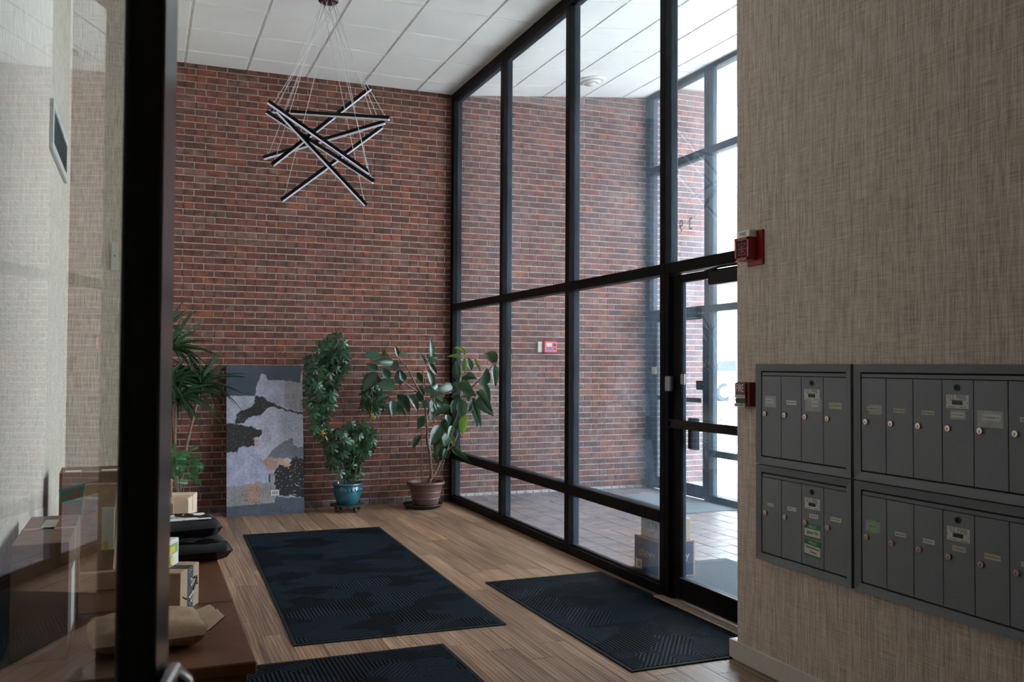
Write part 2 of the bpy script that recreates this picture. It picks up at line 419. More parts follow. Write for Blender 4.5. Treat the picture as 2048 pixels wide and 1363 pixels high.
def crinkle(mt):
    g = G(mt.node_tree); gl = [n for n in mt.node_tree.nodes if n.type == 'BSDF_GLOSSY'][0]
    gl.inputs['Roughness'].default_value = .12
    g.l(g.bump(g.noise(g.mapp(g.pos(), (6,6,3)), 3., 5., .7), 1., .06), gl.inputs['Normal'])
crinkle(M['wrap'])
M['concrete'] = simple('sidewalk_concrete', (.52,.51,.49), .85, var=.08, scale=3, bump=.1)
M['asphalt'] = simple('asphalt', (.16,.16,.165), .9, var=.1, scale=20)
M['stucco'] = simple('white_stucco', (.70,.69,.67), .85, var=.05, scale=8)
M['stone'] = simple('stone_ledge', (.45,.44,.43), .85, var=.08, scale=8)
M['facade_brick'] = simple('far_brick', (.34,.17,.13), .9, var=.2, scale=5)
M['car_white'] = simple('white_car_paint', (.66,.67,.68), .2, var=.03, coat=.5)
M['car_glass'] = simple('dark_car_glass', (.02,.025,.03), .08, var=.1)
M['tyre'] = simple('tyre', (.018,.018,.018), .8, var=.2)
M['alloy'] = simple('alloy_wheel', (.5,.5,.51), .3, metal=.9)
M['lamp_red'] = simple('tail_lamp_red', (.45,.02,.03), .2)
M['hedge'] = m_leaf('hedge_leaf', (.035,.045,.035), .5, .2, 0)
M['galv'] = simple('galvanised_post', (.30,.31,.32), .5, metal=.7)
M['dark_wall'] = simple('lobby_paint', (.30,.275,.245), .8, var=.05, scale=3)

# ------------------------------------------------------------------ structure: floor
fl = MB().box((XL-.1,-3.1,-.12),(XW+.05,YB+.2,-.012)).build('floor', M['tan_stone'],
    label='oak-look plank floor of the lobby', cat='floor', kind='structure')
PW, PLn = .155, 1.22
k = 0
x = XL
while x < XW:
    off = rnd.random()*PLn
    y = -3.0 - off
    x1 = min(x+PW, XW)
    while y < YB:
        y0, y1 = max(y, -3.0), min(y+PLn, YB)
        if y1-y0 > .02:
            MB().bbox((x+.0006,y0+.0006,-.012),(x1-.0006,y1-.0006,rnd.uniform(-.0004,.0)), .0012).build('plank', M['wood'], fl)
        y += PLn
    x += PW

# vestibule floor of brick pavers
vf = MB().box((XW+.05,2.9,-.12),(XE+.06,YB+.2,VZ-.008)).build('floor_vestibule', M['mortar'],
    label='brick paver floor of the entrance vestibule', cat='floor', kind='structure')
cells = []
PX, PY = .203, .150
nx = int((XE-XW-.1)/PX)+1
for i in range(nx):
    xa = XW+.06+i*PX; xb = min(xa+PX, XE+.05)
    if xb-xa < .03: continue
    y = 3.0 + (PY/2 if i % 2 else 0) - PY/2
    while y < YB:
        ya, yb = max(y,3.0), min(y+PY,YB)
        if yb-ya > .02: cells.append((xa,xb,ya,yb))
        y += PY
def vis(c): return ((c[0]+c[1])/2)**2 + ((c[2]+c[3])/2)**2
seen = [c for c in cells if (c[2]+c[3])/2 > 5.0*(c[0]+c[1])/2/3.60]      # not hidden by the mailbox wall
seen.sort(key=vis); top = set(seen[:300])
rest = MB()
pmesh = {}
for c in cells:
    h = rnd.uniform(-.0015,.0015)
    if c in top:
        ky = (round(c[1]-c[0],3), round(c[3]-c[2],3))
        if ky not in pmesh:
            pmesh[ky] = MB().bbox((.002,.002,-.03),(ky[0]-.002,ky[1]-.002,0), .003).mesh('paver', M['paver'])
        o = put('paver', pmesh[ky], vf); o.location = (c[0],c[2],VZ+h)
    else:
        rest.box((c[0]+.002,c[2]+.002,VZ-.03),(c[1]-.002,c[3]-.002,VZ+h))
rest.build('pavers', M['paver'], vf, kind='stuff')

# ------------------------------------------------------------------ structure: brick wall
wb = MB().box((XL-.1,YB+.005,-.1),(6.62,YB+.35,5.3)).build('wall_back', M['mortar'],
    label='tall red brick wall running from the lobby through the vestibule', cat='wall', kind='structure')
BL, BH, JT = .2032, .0677, .0105
bvar = []
for q in range(6):
    rr = random.Random(q); j = lambda: rr.uniform(-.0012,.0012)
    a, h, d, ch = (BL-JT)/2, (BH-JT)/2, .0035, .0018
    P_ = [(-a,0,-h),(a,0,-h),(a,0,h),(-a,0,h)]
    mb = MB(); b0 = len(mb.v)
    back = [(p[0],.03,p[2]) for p in P_]
    mid = [(p[0]+j()*.6,-d+ch,p[2]+j()*.6) for p in P_]
    frn = [(p[0]*(1-ch*1.3/a)+j(),-d+j()*.8,p[2]*(1-ch*1.3/h)+j()) for p in P_]
    mb.v = back+mid+frn
    mb.f = [(8,9,10,11)] + [(4+i,4+(i+1)%4,8+(i+1)%4,8+i) for i in range(4)] + [(i,(i+1)%4,4+(i+1)%4,4+i) for i in range(4)]
    mb.m = [0]*len(mb.f); mb.sm = [False]*len(mb.f)
    bvar.append(mb)
bmeshes = [b.mesh('brick', M['brick']) for b in bvar]
blist = []
nrow = int(5.25/BH)
for r in range(1, nrow):
    z = r*BH + BH/2
    n0 = int((XL+10)/BL)-1
    c = n0
    while True:
        xc = c*BL - 10 - (.1016 if r % 2 else 0) + BL/2
        c += 1
        if xc-BL/2 > 6.6: break
        if xc+BL/2 < XL: continue
        zm = ZC if xc < XW else (ZC+SLOPE*(xc-XW)+.03 if xc < XE+.1 else 5.2)
        if z > zm+.06: continue
        blist.append((xc, z, r))
def bvis(b):
    xc, z, r = b
    if xc < .42 or xc > 3.0: return 99
    if .78 < xc < 1.60 and z < 1.5: return 99
    if 1.6 < xc < 3.1 and z < 1.75: return 99
    if xc < .9 and .7 < z < 1.95: return 99
    return math.sqrt(xc*xc+YB*YB+(z-EYE)**2)
order = sorted(blist, key=bvis); bo = set(order[:300])
rest = MB()
for b in blist:
    q = rnd.randrange(6); xc, z, r = b
    if xc+BL/2 > 6.6: xc = 6.6-BL/2
    if b in bo:
        o = put('brick', bmeshes[q], wb); o.location = (xc, YB, z)
    else:
        base = len(rest.v); src = bvar[q]
        rest.v += [(v[0]+xc, v[1]+YB, v[2]+z) for v in src.v]
        rest.f += [tuple(base+i for i in f) for f in src.f]; rest.m += src.m; rest.sm += src.sm
rest.build('bricks', M['brick'], wb, kind='stuff')
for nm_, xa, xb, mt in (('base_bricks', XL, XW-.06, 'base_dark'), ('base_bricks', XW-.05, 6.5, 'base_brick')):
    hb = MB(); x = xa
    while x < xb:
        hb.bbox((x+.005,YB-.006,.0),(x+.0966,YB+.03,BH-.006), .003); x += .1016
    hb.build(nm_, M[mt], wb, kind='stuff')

# ------------------------------------------------------------------ structure: ceilings
ce = MB().box((XL-.1,-3.1,ZC),(XW+.03,YB+.1,ZC+.2)).build('ceiling', M['tee'],
    label='suspended white tile ceiling over the lobby', cat='ceiling', kind='structure')
TX, TY = .600, .640
xs = [XL]+[.355+TX*i for i in range(-1,5)]+[XW]
ys = [YB]+[9.285-TY*i for i in range(0,20)]
ys = [v for v in ys if v > -3]+[-3]
tmesh = {}
for i in range(len(xs)-1):
    for j in range(len(ys)-1):
        a, b, c, d = xs[i], xs[i+1], ys[j+1], ys[j]
        ky = (round(b-a,3), round(d-c,3))
        if ky not in tmesh:
            tmesh[ky] = MB().bbox((.012,.012,-.008),(ky[0]-.012,ky[1]-.012,.004), .004).mesh('ceiling_tile', M['tile'])
        o = put('ceiling_tile', tmesh[ky], ce); o.location = (a, c, ZC + rnd.uniform(-.001,.001))
cv = MB().quadbox([(XW-.05,2.9,ZC),(XE+.1,2.9,ZC+SLOPE*(XE+.1-XW)),(XE+.1,YB+.1,ZC+SLOPE*(XE+.1-XW)),(XW-.05,YB+.1,ZC),
                   (XW-.05,2.9,ZC+.9),(XE+.1,2.9,ZC+.9),(XE+.1,YB+.1,ZC+.9),(XW-.05,YB+.1,ZC+.9)]).build('ceiling_vestibule', M['tee'],
    label='sloping white tile ceiling over the glazed vestibule', cat='ceiling', kind='structure')
vxs = [XW+.03+.52*i for i in range(5)]+[XE-.02]
vys = [YB]+[9.25-.62*i for i in range(0,11) if 9.25-.62*i > 3]+[3]
for i in range(len(vxs)-1):
    for j in range(len(vys)-1):
        a, b, c, d = vxs[i], vxs[i+1], vys[j+1], vys[j]
        ky = (round(b-a,3), round(d-c,3), 1)
        if ky not in tmesh:
            tmesh[ky] = MB().bbox((.008,.008,-.006),(ky[0]-.008,ky[1]-.008,.004), .003).mesh('ceiling_tile', M['tile'])
        o = put('ceiling_tile', tmesh[ky], cv); o.location = (a, c, ZC+SLOPE*(a-XW)); o.rotation_euler = (0, -math.atan(SLOPE), 0)

# ------------------------------------------------------------------ structure: walls
YR = 6.9
MB().box((XL-.15,-3.1,-.1),(XL,YR,ZC)).build('wall_left', M['linen'], label='linen papered left wall behind the glass door', cat='wall', kind='structure')
MB().box((XL-.15,YR,-.1),(-.03,YB-.002,ZC)).build('wall_left_return', M['linen'], label='linen papered bump-out beside the brick wall', cat='wall', kind='structure')
MB().box((XM,-3.0,-.1),(XW-.06,YM,ZC)).build('wall_right', M['linen'], label='linen papered wall carrying the mailboxes', cat='wall', kind='structure')
MB().box((XL-.15,-3.2,-.1),(XW,-3.0,ZC)).build('wall_rear', M['dark_wall'], label='painted wall at the rear of the lobby', cat='wall', kind='structure')
MB().box((XW-.06,2.75,-.1),(XE+.1,2.95,5.2)).build('wall_vestibule_end', M['dark_wall'], label='plain end wall of the vestibule', cat='wall', kind='structure')
bb = MB(); bb.bbox((XM-.014,-3.0,0),(XM,YM+.055,.097), .003); bb.bbox((XM,YM,0),(XW-.06,YM+.055,.097), .003)
bb.build('baseboard_right', M['white_paint'], label='white baseboard under the mailbox wall', cat='baseboard', kind='structure')
MB().bbox((XW-.125,3.96,0),(XW-.05,5.2,.014), .004).build('trim_1', M['tan_stone'], label='tan threshold strip in front of the inner glass door', cat='threshold', kind='structure')

# ------------------------------------------------------------------ structure: inner storefront
w1 = thing('window_1', 'black framed floor-to-ceiling glazing between lobby and vestibule', 'window', (XW, 7.4, 0), kind='structure')
D0, D1 = XW-.05, XW+.05
def member(par, name, y0, y1, z0, z1, x0=D0, x1=D1, mat='frame'):
    return MB().bbox((x0,y0,z0),(x1,y1,z1), .003).build(name, M[mat], par)
def pane(par, y0, y1, z0, z1, x, mat='glass'):
    return MB().box((x-.003,y0,z0),(x+.003,y1,z1)).build('pane', M[mat], par)
HEAD = 4.42
ml = [(9.60,9.692),(8.107,8.177),(6.64,6.71),(5.18,5.245)]      # jamb, mullions, door post
for i, (a, b) in enumerate(ml): member(w1, 'mullion', a, b, 0, HEAD)
member(w1, 'mullion', 3.955, 4.02, 0, HEAD)
member(w1, 'head_rail', 3.955, 9.692, HEAD, ZC)
bays = [(8.177,9.60),(6.71,8.107),(5.245,6.64)]
for (a, b) in bays:
    member(w1, 'sill_rail', a, b, 0, .066)
    member(w1, 'mid_rail', a, b, .47, .55)
    member(w1, 'transom', a, b, 2.10, 2.17)
    member(w1, 'glazing_bead', a, b, .066, .078, XW-.02, XW+.02, 'frame_in')
    pane(w1, a, b, .078, .47, XW); pane(w1, a, b, .55, 2.10, XW); pane(w1, a, b, 2.17, HEAD, XW)
member(w1, 'transom', 4.02, 5.18, 2.10, 2.17); pane(w1, 4.02, 5.18, 2.17, HEAD, XW)

# inner door in the storefront
d1 = thing('door_1', 'black framed glass door from vestibule to lobby with push bar', 'door', (XW, 4.6, 0), kind='structure')
member(d1, 'door_jamb', 5.135, 5.18, 0, 2.10); member(d1, 'door_jamb', 4.02, 4.065, 0, 2.10)
member(d1, 'stile', 5.035, 5.130, .02, 2.085, XW-.022, XW+.022); member(d1, 'stile', 4.07, 4.165, .02, 2.085, XW-.022, XW+.022)
member(d1, 'top_rail', 4.165, 5.035, 2.035, 2.085, XW-.022, XW+.022)
member(d1, 'bottom_rail', 4.165, 5.035, .02, .155, XW-.022, XW+.022)
pane(d1, 4.165, 5.035, .155, 2.035, XW)
MB().bbox((XW-.026,4.165,.150),(XW-.022,5.035,.158), .001).build('glazing_bead', M['steel'], d1)
pb = MB(); pb.bbox((XW-.085,4.10,1.105),(XW-.070,5.09,1.160), .004)
for yy in (4.12, 5.07): pb.bbox((XW-.085,yy-.018,1.112),(XW-.022,yy+.018,1.152), .004)
pb.build('push_bar', M['frame_in'], d1)
MB().bbox((XW-.085,4.20,1.985),(XW-.024,4.64,2.065), .006).build('door_closer', M['lamp_black'], d1)
MB().tube([(XW-.05,4.72,2.075),(XW-.06,4.55,2.088),(XW-.05,4.3,2.09)], .008, 8).build('closer_arm', M['frame_in'], d1)
lk = MB(); lk.bbox((XW-.062,5.105,1.335),(XW-.022,5.165,1.435), .006); lk.bbox((XW-.072,5.100,1.340),(XW-.060,5.112,1.430), .003)
lk.build('lock_case', M['steel'], d1)
MB().bbox((XW-.028,4.985,1.38),(XW-.018,5.03,1.45), .004).build('strike_cover', M['steel'], d1)
MB().bbox((XW+.02,4.93,.97),(XW+.055,5.02,1.17), .006).build('pull_plate', M['frame'], d1)

# ------------------------------------------------------------------ structure: street storefront
w2 = thing('window_2', 'dark framed street glazing of the vestibule', 'window', (XE, 6.2, 0), kind='structure')
def zc2(): return ZC+SLOPE*(XE-XW)
H2 = zc2()-.06
E0, E1 = XE-.055, XE+.055
def mem2(par, name, y0, y1, z0, z1, x0=E0, x1=E1, mat='frame'):
    return MB().bbox((x0,y0,z0),(x1,y1,z1), .003).build(name, M[mat], par)
ys2 = [(9.60,9.692),(8.36,8.45),(7.05,7.12),(5.75,5.82),(4.35,4.42),(2.96,3.03)]
for (a, b) in ys2: mem2(w2, 'mullion', a, b, VZ, H2+.10)
mem2(w2, 'head_rail', 2.96, 9.692, H2, H2+.12)
for i in range(len(ys2)-1):
    a, b = ys2[i+1][1], ys2[i][0]
    mem2(w2, 'transom', a, b, 3.80, 3.88)
    pane(w2, a, b, 3.88, H2, XE, 'glass_ext')
    mem2(w2, 'door_head' if i == 0 else 'transom', a, b, 2.085, 2.16)
    pane(w2, a, b, 2.16, 3.80, XE, 'glass_ext')
    if i > 0:
        mem2(w2, 'mid_rail', a, b, .53, .60); mem2(w2, 'sill_rail', a, b, VZ, .115)
        pane(w2, a, b, .60, 2.085, XE, 'glass_ext'); pane(w2, a, b, .115, .53, XE, 'glass_ext')
d2 = thing('door_2', 'street door of the vestibule with dark frame and closer', 'door', (XE, 9.0, 0), kind='structure')
mem2(d2, 'stile', 9.50, 9.597, VZ+.01, 2.08, XE-.022, XE+.022); mem2(d2, 'stile', 8.455, 8.53, VZ+.01, 2.08, XE-.022, XE+.022)
mem2(d2, 'bottom_rail', 8.53, 9.50, VZ+.01, .185, XE-.022, XE+.022); mem2(d2, 'top_rail', 8.53, 9.50, 2.02, 2.08, XE-.022, XE+.022)
pane(d2, 8.53, 9.50, .185, 2.02, XE, 'glass_ext')
MB().bbox((XE-.10,8.60,2.03),(XE-.03,9.20,2.15), .006).build('door_closer', M['lamp_black'], d2)
MB().bbox((XE-.075,8.49,1.10),(XE-.06,9.55,1.15), .004).build('push_bar', M['frame_in'], d2)
MB().bbox((XE-.05,8.50,1.24),(XE-.02,8.62,1.34), .006).build('lock_case', M['frame'], d2)
MB().bbox((XE-.026,9.50,1.40),(XE-.022,9.60,1.49), .0005).build('notice_sticker', M['paper_old'], d2)
for t_, yy in (('3', 8.81), ('9', 9.0)):
    text('street_number', t_, .19, frameM((XE+.006, yy, 3.10), (0,1,0), (0,0,1)), M['navy'], w2, .001)

# soffit and ground outside
MB().box((XE+.08,2.7,4.95),(7.4,YB+.4,5.2)).build('soffit', M['stone'], label='pale soffit outside above the street glazing', cat='soffit', kind='structure')
MB().box((XE+.06,-30,-.12),(13.5,60,.03)).build('ground', M['concrete'], label='pale concrete sidewalk outside the street glazing', cat='sidewalk', kind='structure')
MB().box((13.5,-30,-.12),(60,60,.20)).build('street', M['asphalt'], label='grey street beyond the sidewalk', cat='street', kind='structure')

# ------------------------------------------------------------------ foreground glass door (open, beside the camera)
BETA = math.radians(12.5)
U = Vector((math.sin(BETA), math.cos(BETA), 0)); N = Vector((-math.cos(BETA), math.sin(BETA), 0)); A0 = Vector((.0192, 1.10, 0))
d3M = Matrix(((U.x,N.x,0,A0.x),(U.y,N.y,0,A0.y),(0,0,1,0),(0,0,0,1)))
d3 = thing('door_3', 'open glass door with black frame in the left foreground', 'door', (A0.x,A0.y,0), kind='structure')
def dpart(name, a, b, r, mat): return MB().bbox(a, b, r, M=d3M).build(name, M[mat], d3)
LD = .86
dpart('stile', (0,0,.02), (.073,.044,2.12), .003, 'frame_gloss')
dpart('stile', (-LD,0,.02), (-LD+.07,.06,2.12), .003, 'frame')
dpart('top_rail', (-LD+.07,0,2.03), (0,.06,2.12), .003, 'frame')
dpart('bottom_rail', (-LD+.07,0,.02), (0,.06,.26), .003, 'frame')
MB().box((-LD+.07,.032,.26),(0,.038,2.03), M=d3M).build('pane', M['glass_door'], d3)
hd = MB()
hd.bbox((-LD+.03,-.026,1.105),(.010,-.014,1.165), .003, M=d3M)
for s0 in (.010, -LD+.03):
    pts = [d3M @ Vector(q) for q in ((s0-.02,-.020,1.135),(s0+.004,-.020,1.135),(s0+.022,-.012,1.135),(s0+.028,.004,1.135))]
    hd.tube(pts, .020, 10)
hd.build('push_bar', M['steel'], d3)
MB().box((-LD-.07,-.01,0),(-LD-.004,.07,ZC), M=d3M).build('door_jamb', M['frame'], d3)

# ------------------------------------------------------------------ floor mats
def floor_mat(name, label, cx, cy, w_, l_, ang, z, mat, edge, group=None, th=.009):
    T = Matrix.Translation((cx,cy,z)) @ Matrix.Rotation(math.radians(ang),4,'Z')
    t = thing(name, label, 'mat', (cx,cy,z), group)
    MB().bbox((-w_/2+.022,-l_/2+.022,0),(w_/2-.022,l_/2-.022,th), .003, M=T).build('mat_field', mat, t)
    e = MB()
    for a, b in (((-w_/2,-l_/2,0),(-w_/2+.024,l_/2,th*.8)),((w_/2-.024,-l_/2,0),(w_/2,l_/2,th*.8)),((-w_/2+.02,-l_/2,0),(w_/2-.02,-l_/2+.024,th*.8)),((-w_/2+.02,l_/2-.024,0),(w_/2-.02,l_/2,th*.8))):
        e.bbox(a, b, .003, M=T)
    e.build('edging', edge, t); return t
floor_mat('floor_mat', 'long ribbed black mat in the middle of the lobby floor', 1.41, 6.65, 1.21, 3.37, -1.3, 0, M['mat'], M['rubber'], 'ribbed lobby mats')
floor_mat('floor_mat', 'ribbed black mat lying against the inner glass door', 2.68, 4.97, .90, 1.99, .7, 0, M['mat'], M['rubber'], 'ribbed lobby mats')
floor_mat('floor_mat', 'ribbed black mat nearest the camera, beside the wooden bench', .985, 3.17, 1.10, 3.12, .4, 0, M['mat'], M['rubber'], 'ribbed lobby mats')
floor_mat('carpet_mat', 'grey carpet mat inside the street door', 5.34, 8.45, .68, 1.32, 0, VZ, M['carpet'], M['carpet'])
floor_mat('carpet_mat', 'dark carpet mat behind the inner glass door', 3.71, 4.95, .84, 1.84, 0, VZ, M['carpet_dark'], M['rubber'])

# ------------------------------------------------------------------ mailboxes
XF = XM-.020
def mailbank(name, label, y1, y0, z1, z0, edges, plate, cards):
    t = thing(name, label, 'mailbox', (XM, (y0+y1)/2, z0), 'wall mailboxes')
    fw = .034
    def mitre(p, q, r_, s_, nm_):         # four corners (y,z): outer two, inner two
        pts = [(XM-.030,)+c for c in (p, q)] + [(XM-.024,)+c for c in (r_, s_)]
        MB().prism(pts, (.030,0,0)).build(nm_, M['mail_frame'], t)
    mitre((y1,z1),(y0,z1),(y0+fw,z1-fw),(y1-fw,z1-fw),'frame_top')
    mitre((y1,z0),(y0,z0),(y0+fw,z0+fw),(y1-fw,z0+fw),'frame_bottom')
    mitre((y1,z0),(y1,z1),(y1-fw,z1-fw),(y1-fw,z0+fw),'frame_side')
    mitre((y0,z0),(y0,z1),(y0+fw,z1-fw),(y0+fw,z0+fw),'frame_side')
    MB().box((XM-.012,y1-fw,z0+fw),(XM,y0+fw,z1-fw)).build('body', M['slot'], t)
    MB().bbox((XM-.021,y1-fw-.004,z1-fw-.022),(XM-.010,y0+fw+.004,z1-fw-.007), .001).build('header_strip', M['mail_frame'], t)
    dz1, dz0 = z1-fw-.025, z0+fw+.006
    lz = z0 + (z1-z0)*.505
    for i in range(len(edges)-1):
        a, b = edges[i], edges[i+1]
        d = MB().bbox((XF,b+.0013,dz0),(XM-.008,a-.0013,dz1), .0012).build('mailbox_door', M['mail'], t)
        ly = a-.030
        MB().disc((XF+.002,ly,lz), .0115, (-1,0,0), .010, 18).build('lock', M['nickel'], d)
        k_ = MB(); k_.box((XF-.0092,ly-.0012,lz-.007),(XF-.0078,ly+.0012,lz+.002)); k_.build('keyhole', M['ink'], d)
        cy_ = (a+b)/2
        if i == plate:
            pz = z1-.140
            MB().bbox((XF-.0016,cy_-.052,pz-.026),(XF+.001,cy_+.052,pz+.026), .001).build('mail_plate', M['paper'], d)
            text('plate_lettering', 'U.S. MAIL', .021, frameM((XF-.0018,cy_,pz+.016),(0,-1,0),(0,0,1)), M['ink_grey'], d, .0003)
            MB().bbox((XF-.0045,cy_-.022,pz-.011),(XF-.001,cy_+.022,pz+.003), .001).build('plate_window', M['black'], d)
            ln = MB()
            for (yy, zz, hw) in ((0,.0055,.036),(.025,-.020,.018),(-.028,-.020,.015)):
                ln.box((XF-.0020,cy_+yy-hw,pz+zz-.0011),(XF-.0015,cy_+yy+hw,pz+zz+.0011))
            for sg in (-1,1): ln.disc((XF-.0012,cy_+sg*.046,pz-.004), .0022, (-1,0,0), .0012, 8)
            ln.build('plate_print', M['ink_grey'], d)
            MB().disc((XF+.002,cy_+.002,z1-.087), .0125, (-1,0,0), .005, 18).build('master_lock', M['black'], d)
            MB().disc((XF-.003,cy_+.002,z1-.087), .006, (-1,0,0), .002, 12).build('master_lock_core', M['slot'], d)
        cd_ = cards[i] if i < len(cards) else None
        if cd_:
            kind, dy, dz, cw, ch, tape = cd_
            cz = lz+dz; cyy = cy_+dy
            if tape:
                MB().box((XF-.0006,cyy-tape[0]/2+tape[2],cz-tape[1]/2+tape[3]),(XF+.0002,cyy+tape[0]/2+tape[2],cz+tape[1]/2+tape[3])).build('tape', M['tape'], d)
            mt = {'w':'paper','o':'paper_old','g':'green_pale'}[kind]
            MB().box((XF-.0012,cyy-cw/2,cz-ch/2),(XF-.0004,cyy+cw/2,cz+ch/2)).build('name_card', M[mt], d)
            sc_ = MB(); rr = random.Random(i*7+int(z0*100)); yy = cyy+cw*.42
            while yy > cyy-cw*.40:
                wv_ = rr.uniform(.002,.006); hh = rr.uniform(.0008,.0022)
                sc_.box((XF-.0016,yy-wv_,cz-hh),(XF-.0012,yy,cz+hh+rr.uniform(0,.001))); yy -= wv_+rr.uniform(.0006,.002)
            sc_.build('handwriting', M['ink_grey'], d)
    return t
eL = [3.723,3.576,3.432,3.284,3.137]
eR = [3.051,2.912,2.770,2.628,2.485,2.340,2.196,2.054]
mailbank('mailbox_bank', 'upper four-door grey mailbox bank next to the fire pull station', 3.757, 3.103, 1.512, 1.024, eL, 2,
    [('w',.012,.063,.060,.020,(.085,.056,-.006,-.003)),('w',-.004,.060,.070,.022,None),('w',-.02,.060,.045,.026,(.110,.062,.012,-.002)),('o',-.004,.058,.080,.028,None)])
low = mailbank('mailbox_bank', 'lower four-door grey mailbox bank with two green name stickers', 3.757, 3.103, 1.018, .556, eL, 2,
    [('w',.0,.042,.034,.012,(.05,.016,.008,.001)),('w',-.004,.045,.062,.018,None),('w',-.010,.034,.060,.019,None),('w',-.004,.041,.068,.019,None)])
mailbank('mailbox_bank', 'upper wide grey mailbox bank with one hand-lettered taped card', 3.085, 2.020, 1.512, 1.024, eR, 3,
    [('o',.004,.056,.062,.016,(.070,.040,-.016,-.003)),('o',-.002,.054,.062,.017,None),('o',-.004,.053,.064,.017,None),('w',-.002,.052,.060,.020,(.072,.036,0,0)),('w',-.004,.050,.080,.026,(.110,.060,.006,-.006)),('w',0,.05,.05,.016,None),None])
mailbank('mailbox_bank', 'lower wide grey mailbox bank with a pale green note', 3.085, 2.020, 1.018, .556, eR, 3,
    [('g',.006,.048,.044,.052,(.080,.044,0,0)),('o',-.004,.040,.060,.018,None),('w',-.004,.038,.058,.018,None),('o',-.004,.036,.062,.020,None),('o',-.004,.034,.068,.020,None),('w',0,.034,.05,.016,None),None])
ld = [o for o in low.children if o.name.startswith('mailbox_door')][2]
for (z1_, z0_, l1, l2, tilt) in ((.784,.723,'Jason Yu','',0.0),(.714,.640,'Rabesh Rosak','Owens',-.06)):
    cy_, zc_ = 3.358, (z1_+z0_)/2; h = z1_-z0_; wd = .105
    T = frameM((XF-.0006,cy_,zc_),(0,-math.cos(tilt),math.sin(tilt)),(0,math.sin(tilt),math.cos(tilt)))
    MB().box((-wd/2,-h/2,0),(wd/2,h/2,.0006), M=T).build('name_sticker', M['paper'], ld)
    s_ = MB(); s_.box((-wd/2,h*.17,.0006),(wd/2,h/2,.0012), M=T); s_.box((-wd/2,-h/2,.0006),(wd/2,-h*.40,.0012), M=T); s_.build('sticker_band', M['green'], ld)
    text('sticker_heading', 'HELLO', .017, T @ Matrix.Translation((0,h*.34,.0014)), M['paper'], ld, .0002)
    text('sticker_name', l1, .021 if not l2 else .016, T @ Matrix.Translation((0,-h*.10 if not l2 else h*.03,.0010)), M['ink'], ld, .0003, shear=.25)
    if l2: text('sticker_name', l2, .015, T @ Matrix.Translation((.006,-h*.22,.0010)), M['ink'], ld, .0003, shear=.25)

# ------------------------------------------------------------------ fire devices
fh = thing('fire_alarm_horn', 'red fire horn with white strobe high on the papered wall', 'fire alarm', (XM,3.80,2.08))
MB().bbox((XM-.012,3.725,2.005),(XM,3.850,2.180), .003).build('back_plate', M['red'], fh)
MB().bbox((XM-.062,3.765,2.030),(XM-.010,3.880,2.145), .004).build('housing', M['red'], fh)
gr = MB(); gy, gz, gx = 3.8225, 2.0875, XM-.0635
MB().box((gx,gy-.042,gz-.042),(gx+.0012,gy+.042,gz+.042)).build('sounder_opening', M['slot'], fh)
for a in (0,45,90,135):
    T = Matrix.Translation((gx-.001,gy,gz)) @ Matrix.Rotation(math.radians(a),4,'X')
    gr.box((-.0012,-.0016,-.046),(.0012,.0016,.046), M=T)
for r_ in (.014,.029):
    for a in range(4):
        T = Matrix.Translation((gx-.001,gy,gz)) @ Matrix.Rotation(math.radians(90*a),4,'X')
        gr.box((-.0012,-r_,r_-.0016),(.0012,r_,r_+.0016), M=T)
for a in range(4):
    T = Matrix.Translation((gx-.001,gy,gz)) @ Matrix.Rotation(math.radians(90*a),4,'X')
    gr.box((-.002,-.0575,.043),(.0016,.0575,.0575), M=T)
gr.build('grille', M['red_grille'], fh)
MB().bbox((XM-.058,3.768,2.145),(XM-.012,3.874,2.181), .003).build('strobe', M['lens'], fh)
text('strobe_lettering', 'FIRE', .024, frameM((XM-.0585,3.822,2.162),(0,-1,0),(0,0,1)), M['ink'], fh, .0003, sx=1.25)

ps = thing('fire_pull_station', 'dark red fire pull station left of the mailboxes', 'fire alarm', (XM,3.86,1.30))
MB().bbox((XM-.040,3.795,1.300),(XM,3.905,1.420), .003).build('body', M['red_dark'], ps)
MB().bbox((XM-.050,3.815,1.340),(XM-.038,3.903,1.416), .003).build('face', M['red_dark'], ps)
text('station_lettering', 'FIRE', .056, frameM((XM-.0508,3.860,1.388),(0,-1,0),(0,0,1)), M['lens'], ps, .0004, sx=.62)
MB().bbox((XM-.052,3.818,1.340),(XM-.049,3.900,1.356), .001).build('white_label', M['paper'], ps)
text('label_lettering', 'LOCAL ALARM', .0095, frameM((XM-.0525,3.859,1.348),(0,-1,0),(0,0,1)), M['ink'], ps, .0002)
MB().bbox((XM-.046,3.815,1.316),(XM-.040,3.903,1.338), .001).build('pull_recess', M['black'], ps)
MB().bbox((XM-.054,3.816,1.296),(XM-.040,3.902,1.314), .002).build('pull_handle', M['paper'], ps)
text('handle_lettering', 'PULL DOWN', .0125, frameM((XM-.0545,3.859,1.305),(0,-1,0),(0,0,1)), M['ink'], ps, .0002)

va = thing('alarm_box', 'small red alarm box on the vestibule brick', 'fire alarm', (4.36,YB,1.71))
MB().bbox((4.285,YB-.075,1.645),(4.452,YB-.006,1.778), .012).build('housing', M['red_pink'], va)
MB().box((4.315,YB-.0765,1.715),(4.385,YB-.074,1.757)).build('display', M['paper_old'], va)
MB().box((4.315,YB-.0765,1.675),(4.385,YB-.074,1.708)).build('label_plate', M['blue_label'], va)
kn = MB(); kn.disc((4.418,YB-.074,1.735), .018, (0,-1,0), .006, 16); kn.disc((4.418,YB-.074,1.688), .015, (0,-1,0), .006, 16); kn.build('knob', M['black'], va)
MB().bbox((4.225,YB-.040,1.650),(4.285,YB-.006,1.772), .004).build('junction_box', M['beige'], va)

